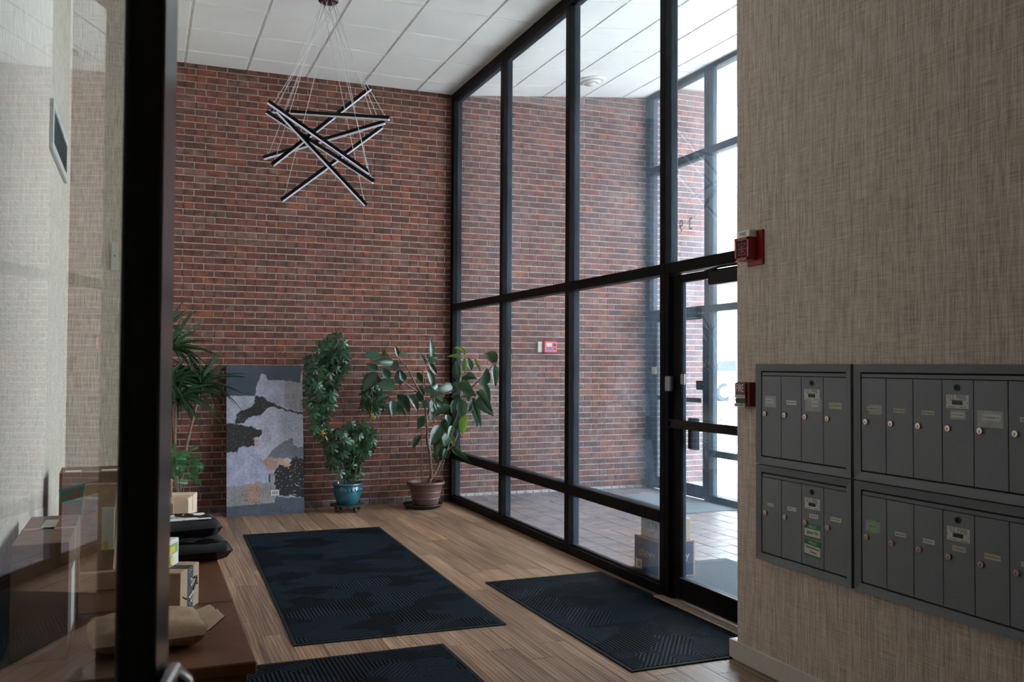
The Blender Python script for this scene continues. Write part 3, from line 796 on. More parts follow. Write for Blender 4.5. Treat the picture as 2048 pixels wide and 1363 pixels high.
# ------------------------------------------------------------------ left wall grilles
def grille(name, label, y0, y1, z0, z1):
    t = thing(name, label, 'vent grille', (XL,(y0+y1)/2,z0), 'wall grilles')
    f_ = MB(); w_ = .045
    f_.bbox((XL,y0,z0),(XL+.02,y1,z0+w_), .003); f_.bbox((XL,y0,z1-w_),(XL+.02,y1,z1), .003)
    f_.bbox((XL,y0,z0+w_),(XL+.02,y0+w_,z1-w_), .003); f_.bbox((XL,y1-w_,z0+w_),(XL+.02,y1,z1-w_), .003)
    f_.build('grille_frame', M['white_paint'], t)
    MB().box((XL,y0+w_,z0+w_),(XL+.003,y1-w_,z1-w_)).build('duct_opening', M['ink_grey'], t)
    z = z0+w_+.006
    while z < z1-w_-.01:
        MB().quadbox([(XL+.003,y0+w_,z+.010),(XL+.016,y0+w_,z),(XL+.016,y1-w_,z),(XL+.003,y1-w_,z+.010),(XL+.003,y0+w_,z+.012),(XL+.016,y0+w_,z+.002),(XL+.016,y1-w_,z+.002),(XL+.003,y1-w_,z+.012)]).build('louvre', M['galv'], t)
        z += .018
grille('wall_grille', 'white framed air grille high on the left papered wall', 5.38, 6.40, 2.63, 2.90)
sp = thing('wall_plate', 'narrow white wall plate on the papered bump-out', 'wall plate', (-.18,YR,2.2))
MB().bbox((-.205,YR-.010,2.14),(-.165,YR,2.33), .002).build('plate', M['white_paint'], sp)
MB().disc((-.185,YR-.010,2.24), .006, (0,-1,0), .006, 10).build('switch_toggle', M['ink_grey'], sp)

# ------------------------------------------------------------------ pendant lamp
pl = thing('pendant_lamp', 'hanging lamp of crossed black light bars on thin wires', 'lamp', (1.39,7.55,ZC))
CX, CY = 1.375, 7.46
MB().lathe([(0,0),(.075,0),(.082,-.01),(.082,-.045),(.07,-.055),(0,-.056)], (CX,CY,ZC-.008), 28).build('canopy', M['canopy'], pl)
bars = [((535,203),(740,347),.25),((533,224),(748,364),-.28),((554,221),(732,411),.20),((543,222),(779.5,237),-.45),((544.5,330),(741.5,176),.30),((527,316),(770.5,244),-.26),((563,401),(764,254),.28)]
def depthpt(x, y, dist):
    d = ray(x, y); d = d/d.dot(fwd); return Vector((0,0,EYE)) + d*dist
base_d = (Vector((CX,CY,3.25))-Vector((0,0,EYE))).dot(fwd)
for i, (a, b, dd) in enumerate(bars):
    dc = base_d + (i-3)*.045
    p, q = depthpt(*a, dc-dd/2), depthpt(*b, dc+dd/2)
    t = (q-p).normalized(); side = t.cross(Vector((0,0,1))).normalized(); up = side.cross(t).normalized(); L = (q-p).length
    T = Matrix(((t.x,side.x,up.x,p.x),(t.y,side.y,up.y,p.y),(t.z,side.z,up.z,p.z),(0,0,0,1)))
    bar = MB().bbox((0,-.012,-.006),(L,.012,.020), .002, M=T).build('light_bar', M['lamp_black'], pl)
    MB().bbox((.004,-.0115,-.017),(L-.004,.0115,-.006), .002, M=T).build('diffuser', M['diffuser'], bar)
    for f_ in (.045, .955):
        e = T @ Vector((L*f_,0,.020)); a_ = 2*math.pi*(i*2+(f_>.5))/14
        top_ = Vector((CX+.055*math.cos(a_), CY+.055*math.sin(a_), ZC-.06))
        mid = (e+top_)/2 + Vector((0,0,-.012))
        MB().tube([top_, mid, e], .0024, 5).build('wire', M['wire'], pl)
        MB().disc(e, .006, (0,0,1), .014, 8).build('wire_clip', M['steel'], pl)

# ceiling diffuser in the vestibule
vd = thing('ceiling_vent', 'round white air diffuser in the vestibule ceiling', 'vent', (4.55,9.03,4.65))
zc = ZC+SLOPE*(4.55-XW)-.006
TV = Matrix.Translation((4.55,9.0,zc)) @ Matrix.Rotation(-math.atan(SLOPE),4,'Y')
MB().lathe([(.0,.0),(.17,.0),(.175,-.008),(.15,-.022),(.12,-.020)], (0,0,0), 32, M=TV).build('outer_ring', M['white_paint'], vd)
MB().lathe([(.11,-.018),(.115,-.03),(.095,-.045),(.07,-.04)], (0,0,0), 32, M=TV).build('cone_ring', M['white_paint'], vd)
MB().lathe([(.06,-.035),(.065,-.048),(.04,-.062),(.0,-.064)], (0,0,0), 32, M=TV).build('centre_cone', M['beige'], vd)

# ------------------------------------------------------------------ bench and parcels
BZ = .42
bn = thing('bench', 'long dark stained wooden bench along the left wall', 'bench', (.0,4.7,0))
for (y0, y1) in ((3.46,4.368),(4.372,5.28),(5.284,6.05)):
    MB().bbox((XL+.01,y0,BZ-.045),(.405,y1,BZ), .005).build('top_board', M['bench'], bn)
MB().bbox((XL+.02,3.49,.05),(.375,3.515,BZ-.045), .003).build('end_panel', M['bench'], bn)
MB().bbox((XL+.02,6.00,.05),(.375,6.025,BZ-.045), .003).build('end_panel', M['bench'], bn)
MB().bbox((.350,3.515,.05),(.375,6.00,BZ-.045), .003).build('side_panel', M['bench'], bn)
MB().box((XL+.03,3.54,0),(.34,5.97,.05)).build('plinth', M['black'], bn)

def carton(name, label, cx, cy, z0, wx, wy, h, ang, mat, tape=None, group='parcels', flaps=False):
    T = Matrix.Translation((cx,cy,z0)) @ Matrix.Rotation(math.radians(ang),4,'Z')
    t = thing(name, label, 'box', (cx,cy,z0), group)
    MB().bbox((-wx/2,-wy/2,0),(wx/2,wy/2,h), .0025, M=T).build('carton', mat, t)
    s_ = MB(); s_.box((-wx/2+.002,-.0012,h-.0005),(wx/2-.002,.0012,h+.0006), M=T); s_.build('flap_seam', M['kraft_dark'], t)
    if tape: MB().box((-wx/2-.0006,-.025,h*.75),(wx/2+.0006,.025,h+.0008), M=T).build('packing_tape', tape, t)
    return t, T
def lab(t, T, name, a, b, mat): return MB().box(a, b, M=T).build(name, mat, t)
# near parcel with logo tape
t, T = carton('parcel_box', 'cardboard box with black printed tape on the bench beside the door stile', .085, 4.335, BZ, .27, .235, .185, -21.8, M['kraft'])
hx = .135
lab(t, T, 'logo_tape', (hx-.0005,-.030,0), (hx+.0010,.040,.1858), M['ink'])
lab(t, T, 'logo_tape', (-hx,-.030,.1846), (hx,.040,.1860), M['ink'])
def arc_pt(f): return Vector((hx+.0014, -.088+.165*f, .078-.050*math.sin(math.pi*f*.62)+.085*f*f))
sm = MB(); sm.tube([T @ arc_pt(f/20) for f in range(0,8)], [.0015+.0005*f for f in range(0,8)], 6)
sm.tube([T @ arc_pt(f/20) for f in range(15,21)], .0055, 6)
tp = arc_pt(1.0); sm.tube([T @ (tp+Vector((0,-.030,.012))), T @ (tp+Vector((0,.004,.014))), T @ (tp+Vector((0,.006,-.024)))], .0045, 6)
sm.build('printed_smile', M['ink'], t)
gm = MB(); gm.tube([T @ (arc_pt(f/20)+Vector((.0008,0,0))) for f in range(8,16)], .004, 6)
for (zz, hh) in ((.118,.016),(.050,.016)):
    gm.tube([T @ Vector((hx+.0018, .010+.011*math.cos(a*.5236), zz+hh*math.sin(a*.5236))) for a in range(13)], .0032, 6)
gm.build('tape_mark', M['paper'], t)
bm_ = MB()
for zz in (.160,.020):
    bm_.tube([T @ Vector((hx+.0018, .006+.022*math.cos(a*.35), zz+.012*math.sin(a*.35))) for a in range(10)], .0022, 6)
bm_.build('tape_mark', M['cyan_print'], t)
# juice-coloured box on top of it
t, T = carton('parcel_box', 'small white box with lime and yellow print on top of the taped box', .055, 4.33, BZ+.186, .16, .20, .115, -21.8, M['paper'])
lab(t, T, 'lime_panel', (.0795,-.085,.055), (.0810,.085,.098), M['lime']); lab(t, T, 'yellow_panel', (.0795,-.02,.06), (.0815,.05,.088), M['yellow'])
fr_ = MB(); fr_.lathe([(0,-.001),(.018,-.001),(.024,0),(.018,.001),(0,.001)], n=14, M=T @ frameM((.0815,.01,.028),(0,1,0),(0,0,1))); fr_.build('printed_fruit', M['yellow'], t)
# big near box behind the glass
t, T = carton('parcel_box', 'tall brown box at the near end of the bench seen through the glass door', -.33, 4.06, BZ, .19, .66, .425, 0, M['kraft_dark'], M['kraft'])
lab(t, T, 'shipping_label', (.0945,-.20,.06), (.0960,-.02,.30), M['paper'])
lab(t, T, 'printed_mark', (-.03,-.02,.4250), (.02,.22,.4258), M['paper_old'])
# box with green letters
t, T = carton('parcel_box', 'dark brown box with green lettering at the far end of the bench', -.245, 5.56, BZ, .31, .30, .495, 2, M['kraft_dark'])
text('green_lettering', 'US', .17, T @ frameM((-.09,-.1512,.34),(0,0,1),(-1,0,0)), M['teal_print'], t, .0004)
lab(t, T, 'top_label', (-.13,-.11,.495), (-.05,-.03,.4958), M['paper']); lab(t, T, 'top_label', (.05,-.11,.495), (.13,-.03,.4958), M['paper'])
lab(t, T, 'corner_tape', (.1545,-.12,.02), (.156,.02,.48), M['paper'])
t, T = carton('parcel_box', 'brown box with upright flap standing behind the black mailers', .07, 5.86, BZ, .23, .24, .26, 0, M['kraft'])
MB().bbox((-.115,.113,.255),(.115,.119,.375), .001, M=T).build('flap', M['kraft_pale'], t)
lab(t, T, 'shipping_label', (.02,-.1212,.03), (.11,-.1195,.10), M['paper'])
t, T = carton('parcel_box', 'creased pale box on the floor between bench and brick wall', .24, 7.62, 0, .30, .40, .47, -12, M['kraft_pale'], M['kraft'])
lab(t, T, 'top_flap', (-.14,-.19,.470), (.14,-.02,.476), M['kraft'])
t, T = carton('parcel_box', 'flat brown box lying in the middle of the bench', -.10, 4.93, BZ, .34, .26, .085, 4, M['kraft'], M['kraft_pale'])
lab(t, T, 'shipping_label', (-.10,-.08,.085), (.0,.06,.0862), M['ink_grey'])
t, T = carton('parcel_box', 'small box on top of the dark box with green letters', -.07, 5.62, BZ+.496, .09, .16, .05, 0, M['kraft'])

def pillow(w_, d_, h, seed, nx=18, ny=14, ex=4.0, amp=.012):
    mb = MB(); b = 0
    for side in (1, -1):
        o = len(mb.v)
        for j in range(ny+1):
            for i in range(nx+1):
                u, v = -1+2*i/nx, -1+2*j/ny
                e = max(0, 1-abs(u)**ex)*max(0, 1-abs(v)**ex)
                z = side*h/2*math.sqrt(e)
                nz = noise.noise((u*2.3+seed, v*2.3, side*3.1))+.5*noise.noise((u*6+seed, v*6, side*7.))
                mb.v.append((u*w_/2*(1-.03*abs(v)**3), v*d_/2*(1-.03*abs(u)**3), z+amp*nz*min(1, e*3)))
        for j in range(ny):
            for i in range(nx):
                a = o+j*(nx+1)+i
                mb.f.append((a,a+1,a+nx+2,a+nx+1)); mb.m.append(0); mb.sm.append(True)
    zmin = min(v[2] for v in mb.v)
    mb.v = [(v[0],v[1],v[2]-zmin) for v in mb.v]
    return mb
def soft(name, label, mb, cx, cy, z, ang, mat, cat, tilt=(0,0), group='parcels'):
    T = Matrix.Translation((cx,cy,z)) @ Matrix.Rotation(math.radians(ang),4,'Z') @ Matrix.Rotation(math.radians(tilt[0]),4,'X') @ Matrix.Rotation(math.radians(tilt[1]),4,'Y')
    t = thing(name, label, cat, (cx,cy,z), group)
    mb.v = [tuple(T @ Vector(v)) for v in mb.v]
    return t, T, mb.build('parcel_body', mat, t)
t, T, _ = soft('poly_mailer', 'lower of two black plastic mailers stacked on the bench', pillow(.52,.38,.10,1,18,14,9.0), .215, 5.42, BZ, 4, M['poly'], 'mailer')
t, T, _ = soft('poly_mailer', 'upper black plastic mailer with a white address label', pillow(.46,.34,.10,5,18,14,9.0), .185, 5.44, BZ+.118, 8, M['poly'], 'mailer')
MB().box((-.18,-.13,.106),(.17,.09,.1085), M=T).build('address_label', M['paper'], t)
bc = MB(); rr = random.Random(3)
for i in range(16): bc.box((-.06+i*.008,-.06,.1085),(-.06+i*.008+rr.uniform(.002,.005),.02,.1090), M=T)
bc.box((-.14,-.02,.1085),(-.09,.03,.1090), M=T); bc.box((.10,-.04,.1085),(.17,-.03,.1090), M=T); bc.box((.10,-.01,.1085),(.17,.0,.1090), M=T)
bc.build('label_print', M['ink'], t)
# brown paper bag lying at the near end
t, T, _ = soft('paper_bag', 'crumpled brown paper bag parcel lying at the near end of the bench', pillow(.42,.36,.09,9,22,16,6.0,.012), .035, 3.84, BZ, 6, M['bag'], 'bag')
fl_ = MB()
n_ = 10
fl_.v = [tuple(T @ Vector((.185+.0+.075*(k), -.17+.34*i/n_, (.012 if k else .055)+ (.10*(1-.35*i/n_) if k == 1 else 0)+.01*noise.noise((i*.7,k*3.,2.))))) for k in (0,1) for i in range(n_+1)]
fl_.v += [tuple(Vector(v)+Vector((.004,0,-.003))) for v in fl_.v]
q = n_+1
for i in range(n_):
    fl_.f.append((i,i+1,q+i+1,q+i)); fl_.f.append((2*q+i,3*q+i,3*q+i+1,2*q+i+1))
    fl_.f.append((q+i,q+i+1,3*q+i+1,3*q+i)); fl_.f.append((i+1,i,2*q+i,2*q+i+1))
fl_.m = [0]*len(fl_.f); fl_.sm = [False]*len(fl_.f)
fl_.build('bag_mouth', M['kraft_pale'], t)
MB().box((-.13,-.06,.088),(.03,.07,.0935), M=T).build('shipping_label', M['paper'], t)
MB().box((.02,.03,.0935),(.025,.06,.0940), M=T).build('label_print', M['ink'], t)
# standing paper bag
mb = MB(); nn = 20
levels = [(0,.085,.055),(.10,.095,.06),(.22,.09,.05),(.33,.085,.028),(.40,.08,.010),(.405,.078,.004)]
for (z, a, b) in levels:
    for i in range(nn):
        an = 2*math.pi*i/nn; cx_, sx_ = math.cos(an), math.sin(an)
        r_ = 1+.12*noise.noise((cx_*2, sx_*2, z*9))
        mb.v.append((a*r_*math.copysign(abs(cx_)**.5,cx_), b*r_*math.copysign(abs(sx_)**.5,sx_)+.03*(z/.4)**2, z))
for j in range(len(levels)-1):
    for i in range(nn):
        i2 = (i+1) % nn
        mb.f.append((j*nn+i,j*nn+i2,(j+1)*nn+i2,(j+1)*nn+i)); mb.m.append(0); mb.sm.append(False)
mb.f.append(tuple(range(nn-1,-1,-1))); mb.m.append(0); mb.sm.append(False)
mb.f.append(tuple(range((len(levels)-1)*nn, len(levels)*nn))); mb.m.append(0); mb.sm.append(False)
t, T, _ = soft('paper_bag', 'upright brown paper bag with a white label between the boxes', mb, -.175, 4.90, BZ+.0865, -8, M['bag'], 'bag')
o = t; o.location = o.location
MB().box((.02,-.075,.10),(.075,-.068,.30), M=T).build('receipt_label', M['paper'], t)
MB().box((.03,-.078,.10),(.05,-.0745,.14), M=T).build('label_print', M['yellow'], t)

# ------------------------------------------------------------------ boxes in the vestibule
t, T = carton('parcel_box', 'navy printed pet-supply box standing on the vestibule floor', 3.43, 5.61, VZ+.009, .285, .34, .25, 0, M['kraft'], group='vestibule parcels')
MB().box((-.1435,-.150,.012),(-.1422,.165,.240), M=T).build('navy_print', M['navy'], t)
MB().box((-.128,-.1712,.012),(.128,-.1698,.240), M=T).build('navy_print', M['navy'], t)
text('box_lettering', 'chewy', .085, T @ frameM((-.1440,-.01,.145),(0,-1,0),(0,0,1)), M['kraft_pale'], t, .0004)
text('box_lettering', 'chewy', .075, T @ frameM((.0,-.1717,.145),(1,0,0),(0,0,1)), M['kraft_pale'], t, .0004)
MB().box((-.1442,.065,.020),(-.1434,.150,.085), M=T).build('shipping_label', M['paper_old'], t)
MB().box((-.1447,.080,.034),(-.1441,.122,.072), M=T).build('label_print', M['ink_grey'], t)
t, T = carton('parcel_box', 'grey beauty-shop box stacked on the navy box', 3.432, 5.595, VZ+.2605, .23, .29, .145, 0, M['kraft_pale'], group='vestibule parcels')
text('box_lettering', 'ULTA', .070, T @ frameM((-.1155,.0,.082),(0,-1,0),(0,0,1)), M['ink'], t, .0004)
text('box_lettering', 'BEAUTY', .014, T @ frameM((-.1155,-.01,.044),(0,-1,0),(0,0,1)), M['ink_grey'], t, .0003)
ar = MB(); ar.tube([T @ Vector((-.1158, .078*math.cos(a)+.012, .078+.052*math.sin(a))) for a in [math.radians(155+14*i) for i in range(11)]], [.0004+.0018*math.sin(math.pi*i/10) for i in range(11)], 6)
# arc sits on the left side of the lettering
ar.build('printed_arc', M['ink'], t)

# ------------------------------------------------------------------ painting
def in_poly(x, y, p):
    r = False; j = len(p)-1
    for i in range(len(p)):
        if (p[i][1] > y) != (p[j][1] > y) and x < (p[j][0]-p[i][0])*(y-p[i][1])/(p[j][1]-p[i][1])+p[i][0]: r = not r
        j = i
    return r
LAYERS = [
 ([(40,60),(700,60),(670,220),(540,200),(395,200),(340,140),(300,250),(290,330),(40,330)], (58,68,82), 5),
 ([(535,200),(700,220),(700,470),(540,430),(535,370)], (152,146,150), 8),
 ([(300,330),(298,250),(340,140),(372,150),(395,205),(535,200),(535,370),(420,390),(330,340)], (168,168,182), 5),
 ([(385,850),(430,790),(520,720),(615,685),(600,760),(700,770),(700,855),(560,865)], (108,108,116), 9),
 ([(40,810),(150,760),(280,760),(330,880),(450,975),(400,990),(395,1055),(40,1080)], (166,167,188), 5),
 ([(40,1080),(400,1055),(400,990),(450,975),(450,1170),(440,1225),(40,1240)], (146,141,138), 5),
 ([(230,1065),(330,1060),(300,1110),(330,1200),(220,1230),(200,1130)], (178,140,118), 22),
 ([(330,870),(390,850),(480,860),(460,960),(400,940),(330,900)], (170,135,120), 18),
 ([(290,330),(360,340),(400,380),(560,450),(700,482),(700,500),(550,462),(420,420),(330,500),(250,505),(190,555),(115,565),(130,500),(170,450),(250,430),(285,390)], (27,24,24), 7),
 ([(40,560),(120,560),(200,585),(260,590),(345,630),(330,670),(270,690),(285,750),(160,755),(135,800),(40,800)], (28,26,26), 8),
 ([(270,690),(300,685),(305,745),(285,755)], (190,150,140), 10),
 ([(450,970),(480,910),(560,935),(600,860),(700,860),(700,1200),(560,1172),(450,1172)], (20,20,22), 10),
 ([(440,880),(480,855),(560,880),(585,915),(555,940),(500,905)], (196,152,124), 9),
 ([(395,990),(408,985),(405,1055),(395,1055)], (30,30,32), 2),
 ([(40,1240),(440,1225),(450,1175),(710,1200),(710,1330),(40,1330)], (74,82,95), 4),
]
def paint(px, py):
    w1_ = noise.noise((px*.012, py*.012, 1.)); w2_ = noise.noise((px*.05, py*.05, 4.))
    w3_ = noise.noise((px*.16, py*.16, 9.))
    c = (172,172,184)
    for poly, col, am in LAYERS:
        qx = px+am*(w1_*1.2+w2_*1.3+w3_*.9); qy = py+am*(noise.noise((px*.03, py*.03, 12.))*1.6+noise.noise((px*.17, py*.17, 17.))*.9)
        if in_poly(qx, qy, poly): c = col
    dk = sum(c) < 120
    if dk and w3_ > .52: c = (205,200,195) if py > 850 else (150,125,70)
    if not dk and py > 1090 and py < 1225 and 150 < px < 320 and w3_+.5*w2_ > .42: c = (35,30,30)
    s_ = 1+.13*w2_+.10*w1_
    return srgb(*(max(0,min(255,v*s_)) for v in c))
pb0, pb1 = Vector((.793,9.405,.0)), Vector((1.540,9.400,.0))
lean_top = YB-.055
pw, ph = .752, 1.50
ang_l = math.asin((lean_top-9.40)/ph)
TP = frameM((.793,9.40,.0),(1,0,0),(0,math.sin(ang_l),math.cos(ang_l)))
pt = thing('painting', 'abstract grey, black and peach canvas in plastic leaning on the brick wall', 'painting', (1.17,9.4,0))
MB().bbox((0,0,-.035),(pw,ph,-.0005), .002, M=TP).build('stretcher', M['canvas_side'], pt)
nu, nv = 130, 250
pv, pf, pc = [], [], []
for j in range(nv+1):
    for i in range(nu+1):
        u, v = i/nu, j/nv
        pv.append(tuple(TP @ Vector((u*pw, v*ph, 0)))); pc.append((*paint(50+640*u, 1320-1245*v), 1))
for j in range(nv):
    for i in range(nu):
        a = j*(nu+1)+i; pf.append((a,a+1,a+nu+2,a+nu+1))
me = bpy.data.meshes.new('painted_canvas'); me.from_pydata(pv, [], pf)
ca = me.color_attributes.new('paint', 'FLOAT_COLOR', 'POINT')
ca.data.foreach_set('color', [c for q in pc for c in q]); me.materials.append(M['paint'])
put('painted_canvas', me, pt)
MB().box((-.004,-.0,.004),(pw+.004,ph+.004,.0055), M=TP).build('plastic_wrap', M['wrap'], pt)
MB().box((.425,.185,.006),(.505,.240,.0075), M=TP).build('barcode_label', M['paper'], pt)
bc = MB()
for i in range(13): bc.box((.435+i*.0048,.195,.0075),(.4370+i*.0048+.0014*(i % 3 == 0),.230,.0080), M=TP)
bc.build('barcode', M['ink'], pt)

# ------------------------------------------------------------------ plants
def leafmesh(name, mat, n=6, fold=.10, droop=.25, prof=None, cup=0.):
    mb = MB(); prof = prof or (lambda t: math.sin(math.pi*min(1,t**.8))**.75 * (1-.15*t))
    for i in range(n+1):
        t = i/n; w_ = max(.02, prof(t))*.5
        z = -droop*t*t
        mb.v += [(-w_, t, z+fold*w_*2), (0, t, z), (w_, t, z+fold*w_*2)]
    for i in range(n):
        a = i*3
        for q_ in ((a,a+1,a+4,a+3),(a+1,a+2,a+5,a+4)):
            mb.f.append(q_); mb.m.append(0); mb.sm.append(True)
    me = bpy.data.meshes.new(name); me.from_pydata(mb.v, [], mb.f); me.materials.append(mat)
    me.polygons.foreach_set('use_smooth', mb.sm); me.update(); return me
def leaf(par, me, base, tip, width, nrm, name='leaf'):
    base, tip = Vector(base), Vector(tip); y = tip-base; L = y.length; y.normalize()
    x = y.cross(Vector(nrm))
    if x.length < 1e-4: x = y.cross(Vector((0,0,1)))
    x.normalize(); z = x.cross(y)
    o = bpy.data.objects.new(name, me); C.objects.link(o); o.parent = par
    Mx = Matrix(((x.x*width,y.x*L,z.x*L,base.x),(x.y*width,y.y*L,z.y*L,base.y),(x.z*width,y.z*L,z.z*L,base.z),(0,0,0,1)))
    o.matrix_basis = Matrix.Translation(par.location).inverted() @ Mx
    return o
back = -fwd
# --- rubber plant
fp = thing('rubber_plant', 'tall rubber plant with big glossy leaves in a brown pot', 'plant', (2.80,9.33,.03))
FX, FY = 2.795, 9.33
MB().lathe([(0,.035),(.128,.035),(.132,.04),(.150,.12),(.168,.20),(.172,.205),(.176,.235),(.194,.240),(.202,.252),(.202,.268),(.196,.276),(.184,.272),(.178,.245),(.172,.235)], (FX,FY,0), 40).build('pot', M['pot_brown'], fp)
rg = MB()
for (r_, z) in ((.1445,.10),(.158,.165)): rg.lathe([(r_,z-.008),(r_+.006,z-.003),(r_+.006,z+.003),(r_+.001,z+.009)], (FX,FY,0), 40)
rg.build('pot_rib', M['pot_brown'], fp)
MB().lathe([(.176,.236),(.10,.246),(0,.25)], (FX,FY,0), 24).build('soil', M['soil'], fp)
sa = thing('plant_saucer', 'black plastic saucer under the brown pot', 'saucer', (FX-.02,FY-.0,0))
MB().lathe([(0,.004),(.170,.004),(.185,.010),(.205,.045),(.210,.046),(.200,.028),(.178,.030),(.0,.030)], (FX-.03,FY-.01,0), 36).build('dish', M['pot_dark'], sa)
def fz(zx, zy, Y):
    p = on(1, Y, 720+zx/4.259, 660+zy/4.259)
    if p.x > 3.05: p = on(0, 3.05+.25*(Y-FY)+.06, 720+zx/4.259, 660+zy/4.259)      # keep clear of the glazing
    return p
def branch(par, pts, r0, r1, mat, name='stem', Y0=FY, fzf=fz):
    P3 = [fzf(p[0], p[1], Y0+(p[2] if len(p) > 2 else 0)) for p in pts]
    k = len(P3); MB().tube(P3, [r0+(r1-r0)*i/(k-1) for i in range(k)], 8).build(name, mat, par)
branch(fp, [(585,1310),(600,1265),(640,1215,.02),(690,1110,.04),(750,1020,.05),(800,960,.06),(830,880,.05)], .020, .007, M['bark'], 'trunk')
branch(fp, [(600,1260),(610,1225,-.02),(595,1040,-.04),(575,950,-.05),(570,800,-.05),(560,690,-.05),(540,560,-.04),(480,470,-.05),(400,310,-.06),(330,240,-.05),(225,210,-.04)], .017, .005, M['bark'])
branch(fp, [(565,740,-.05),(600,650,-.04),(720,540,-.06),(830,500,-.10),(940,500,-.12),(1010,430,-.14),(1150,280,-.15)], .010, .005, M['bark'])
branch(fp, [(490,520,-.05),(380,450,-.08),(280,430,-.10),(170,330,-.1)], .008, .004, M['bark'])
branch(fp, [(480,535,-.05),(400,545,-.1),(290,540,-.12)], .006, .004, M['bark'])
branch(fp, [(640,800,.0),(600,700,-.02),(575,640,-.05)], .008, .006, M['bark'])
branch(fp, [(545,590,-.04),(540,470,-.05),(535,340,-.05),(590,265,-.05)], .007, .004, M['bark'])
branch(fp, [(720,1090,.04),(780,900,.02),(830,700,-.05),(870,560,-.08),(850,420,-.1),(880,300,-.1)], .010, .005, M['bark'])
branch(fp, [(870,560,-.08),(950,560,-.12),(1000,540,-.14),(1020,470,-.14)], .007, .004, M['bark'])
branch(fp, [(575,950,-.05),(540,900,-.06),(515,900,-.06)], .004, .003, M['bark'])
branch(fp, [(528,1290,-.03),(522,840,-.03)], .0055, .005, M['bark'], 'stake')
branch(fp, [(628,1310,-.02),(720,1105,-.02)], .005, .005, M['bark'], 'stake')
mF = [leafmesh('leaf', M['leaf_ficus'], 7, .14, d) for d in (.08,.18,.28)]
mO = leafmesh('leaf', M['leaf_olive'], 7, .12, .12)
FL = [(160,238,35,205,100),(150,345,65,285,60),(275,270,145,265,65),(320,220,300,135,35),(330,210,415,205,50),(208,222,207,168,36,1),(303,345,305,252,65),(345,460,320,342,78),(375,430,350,345,52),
(245,405,195,322,62),(140,370,25,505,104),(288,488,152,428,110),(168,442,150,385,45),(245,560,138,602,40),(275,598,245,708,46),(278,605,280,728,56),(300,615,378,718,60),(325,555,420,662,92),(385,560,415,700,62),
(420,540,497,668,66),(510,485,515,602,74),(490,362,548,458,50),(600,228,613,70,52),(585,260,658,236,46),(590,280,656,378,40),(575,345,640,498,58),(556,292,530,192,26),(545,512,642,512,52),(782,488,678,502,92),
(600,560,662,540,42),(838,412,812,268,72),(856,238,740,212,52,1),(890,205,815,128,36,2),(888,342,892,242,46,1),(945,338,925,228,48),(937,395,900,330,50),(990,418,860,402,42),(868,438,946,534,92),(830,470,778,448,50),
(1026,345,975,230,26,1),(1148,292,1076,152,100),(1150,305,1155,458,60),(1038,464,1084,338,92),(1008,528,1108,648,62),(1003,588,1082,688,78),(1058,468,1105,602,50),(962,585,1025,782,52),(952,600,935,702,42),(945,688,1002,812,46),
(870,598,872,750,84),(690,578,742,632,52),(762,648,638,722,84),(612,598,615,768,74),(832,728,792,902,84),(908,728,858,888,78,1),(745,722,757,812,56),(720,758,726,872,62),(682,818,604,968,92),(735,878,736,985,84),
(548,728,492,838,68),(515,903,448,998,62),(682,918,636,1064,68),(655,1058,635,1118,42),(700,1008,690,1112,46),(726,1008,715,1102,38),(760,1018,740,1082,32),(790,1010,826,1062,32),(820,1013,907,1102,46),(780,898,802,982,42,1),
(898,538,924,602,52),(780,558,845,562,52),(800,598,788,704,54),(560,598,540,655,60),(640,538,702,592,62),(660,470,600,520,46),(700,640,660,590,56),(790,820,760,900,52),(850,560,800,620,60),(905,430,960,400,50),(640,620,700,700,60),(540,540,480,600,48)]
for i, e in enumerate(FL):
    rr = random.Random(i*13+5); yo = FY-.06+rr.uniform(-.20,.10)
    b = fz(e[0], e[1], yo); tp = fz(e[2], e[3], yo+rr.uniform(-.10,.06))
    nrm = back + Vector((rr.uniform(-.5,.7), rr.uniform(-.2,.2), rr.uniform(-.1,.9)))
    kind = e[5] if len(e) > 5 else 0
    wd = e[4]/4.259*9.0/1832*1.02
    dl = (tp-b)*.06
    leaf(fp, mO if kind else mF[i % 3], b-dl, tp+dl, wd*1.28*min(1, b.y/9.3), nrm)
# --- umbrella plant in teal pot
SX, SY = 1.975, 9.36
up = thing('umbrella_plant', 'bushy umbrella plant in a teal glazed pot', 'plant', (SX,SY,.08))
MB().lathe([(0,.075),(.100,.075),(.106,.08),(.128,.13),(.140,.18),(.143,.225),(.141,.232),(.143,.255),(.141,.262),(.152,.266),(.157,.276),(.155,.288),(.146,.292),(.136,.286),(.132,.26)], (SX,SY,0), 40).build('pot', M['pot_teal'], up)
rb = MB()
for i in range(26):
    a = 2*math.pi*i/26
    rb.lathe([(0,-.012),(.007,-.008),(.010,0),(.007,.008),(0,.012)], (SX+.142*math.cos(a),SY+.142*math.sin(a),.222+.004*(i % 2)), 8)
rb.build('pot_relief', M['pot_teal'], up)
MB().lathe([(.136,.262),(.08,.270),(0,.272)], (SX,SY,0), 24).build('soil', M['soil'], up)
cdy = thing('plant_caddy', 'round iron plant caddy on castors under the teal pot', 'plant caddy', (SX,SY,0))
MB().lathe([(0,.058),(.168,.058),(.178,.062),(.178,.070),(.168,.074),(.0,.074)], (SX,SY,0), 36).build('tray', M['iron'], cdy)
for a in (20,110,200,290):
    a = math.radians(a); px_, py_ = SX+.135*math.cos(a), SY+.135*math.sin(a)
    MB().disc((px_-.012,py_,.026), .026, (1,0,0), .024, 16).build('castor', M['pot_dark'], cdy)
    MB().disc((px_,py_,.040), .010, (0,0,1), .020, 8).build('castor_stem', M['iron'], cdy)
def sz(zx, zy, Y): return on(1, Y, 600+zx/4.131, 650+zy/4.131)
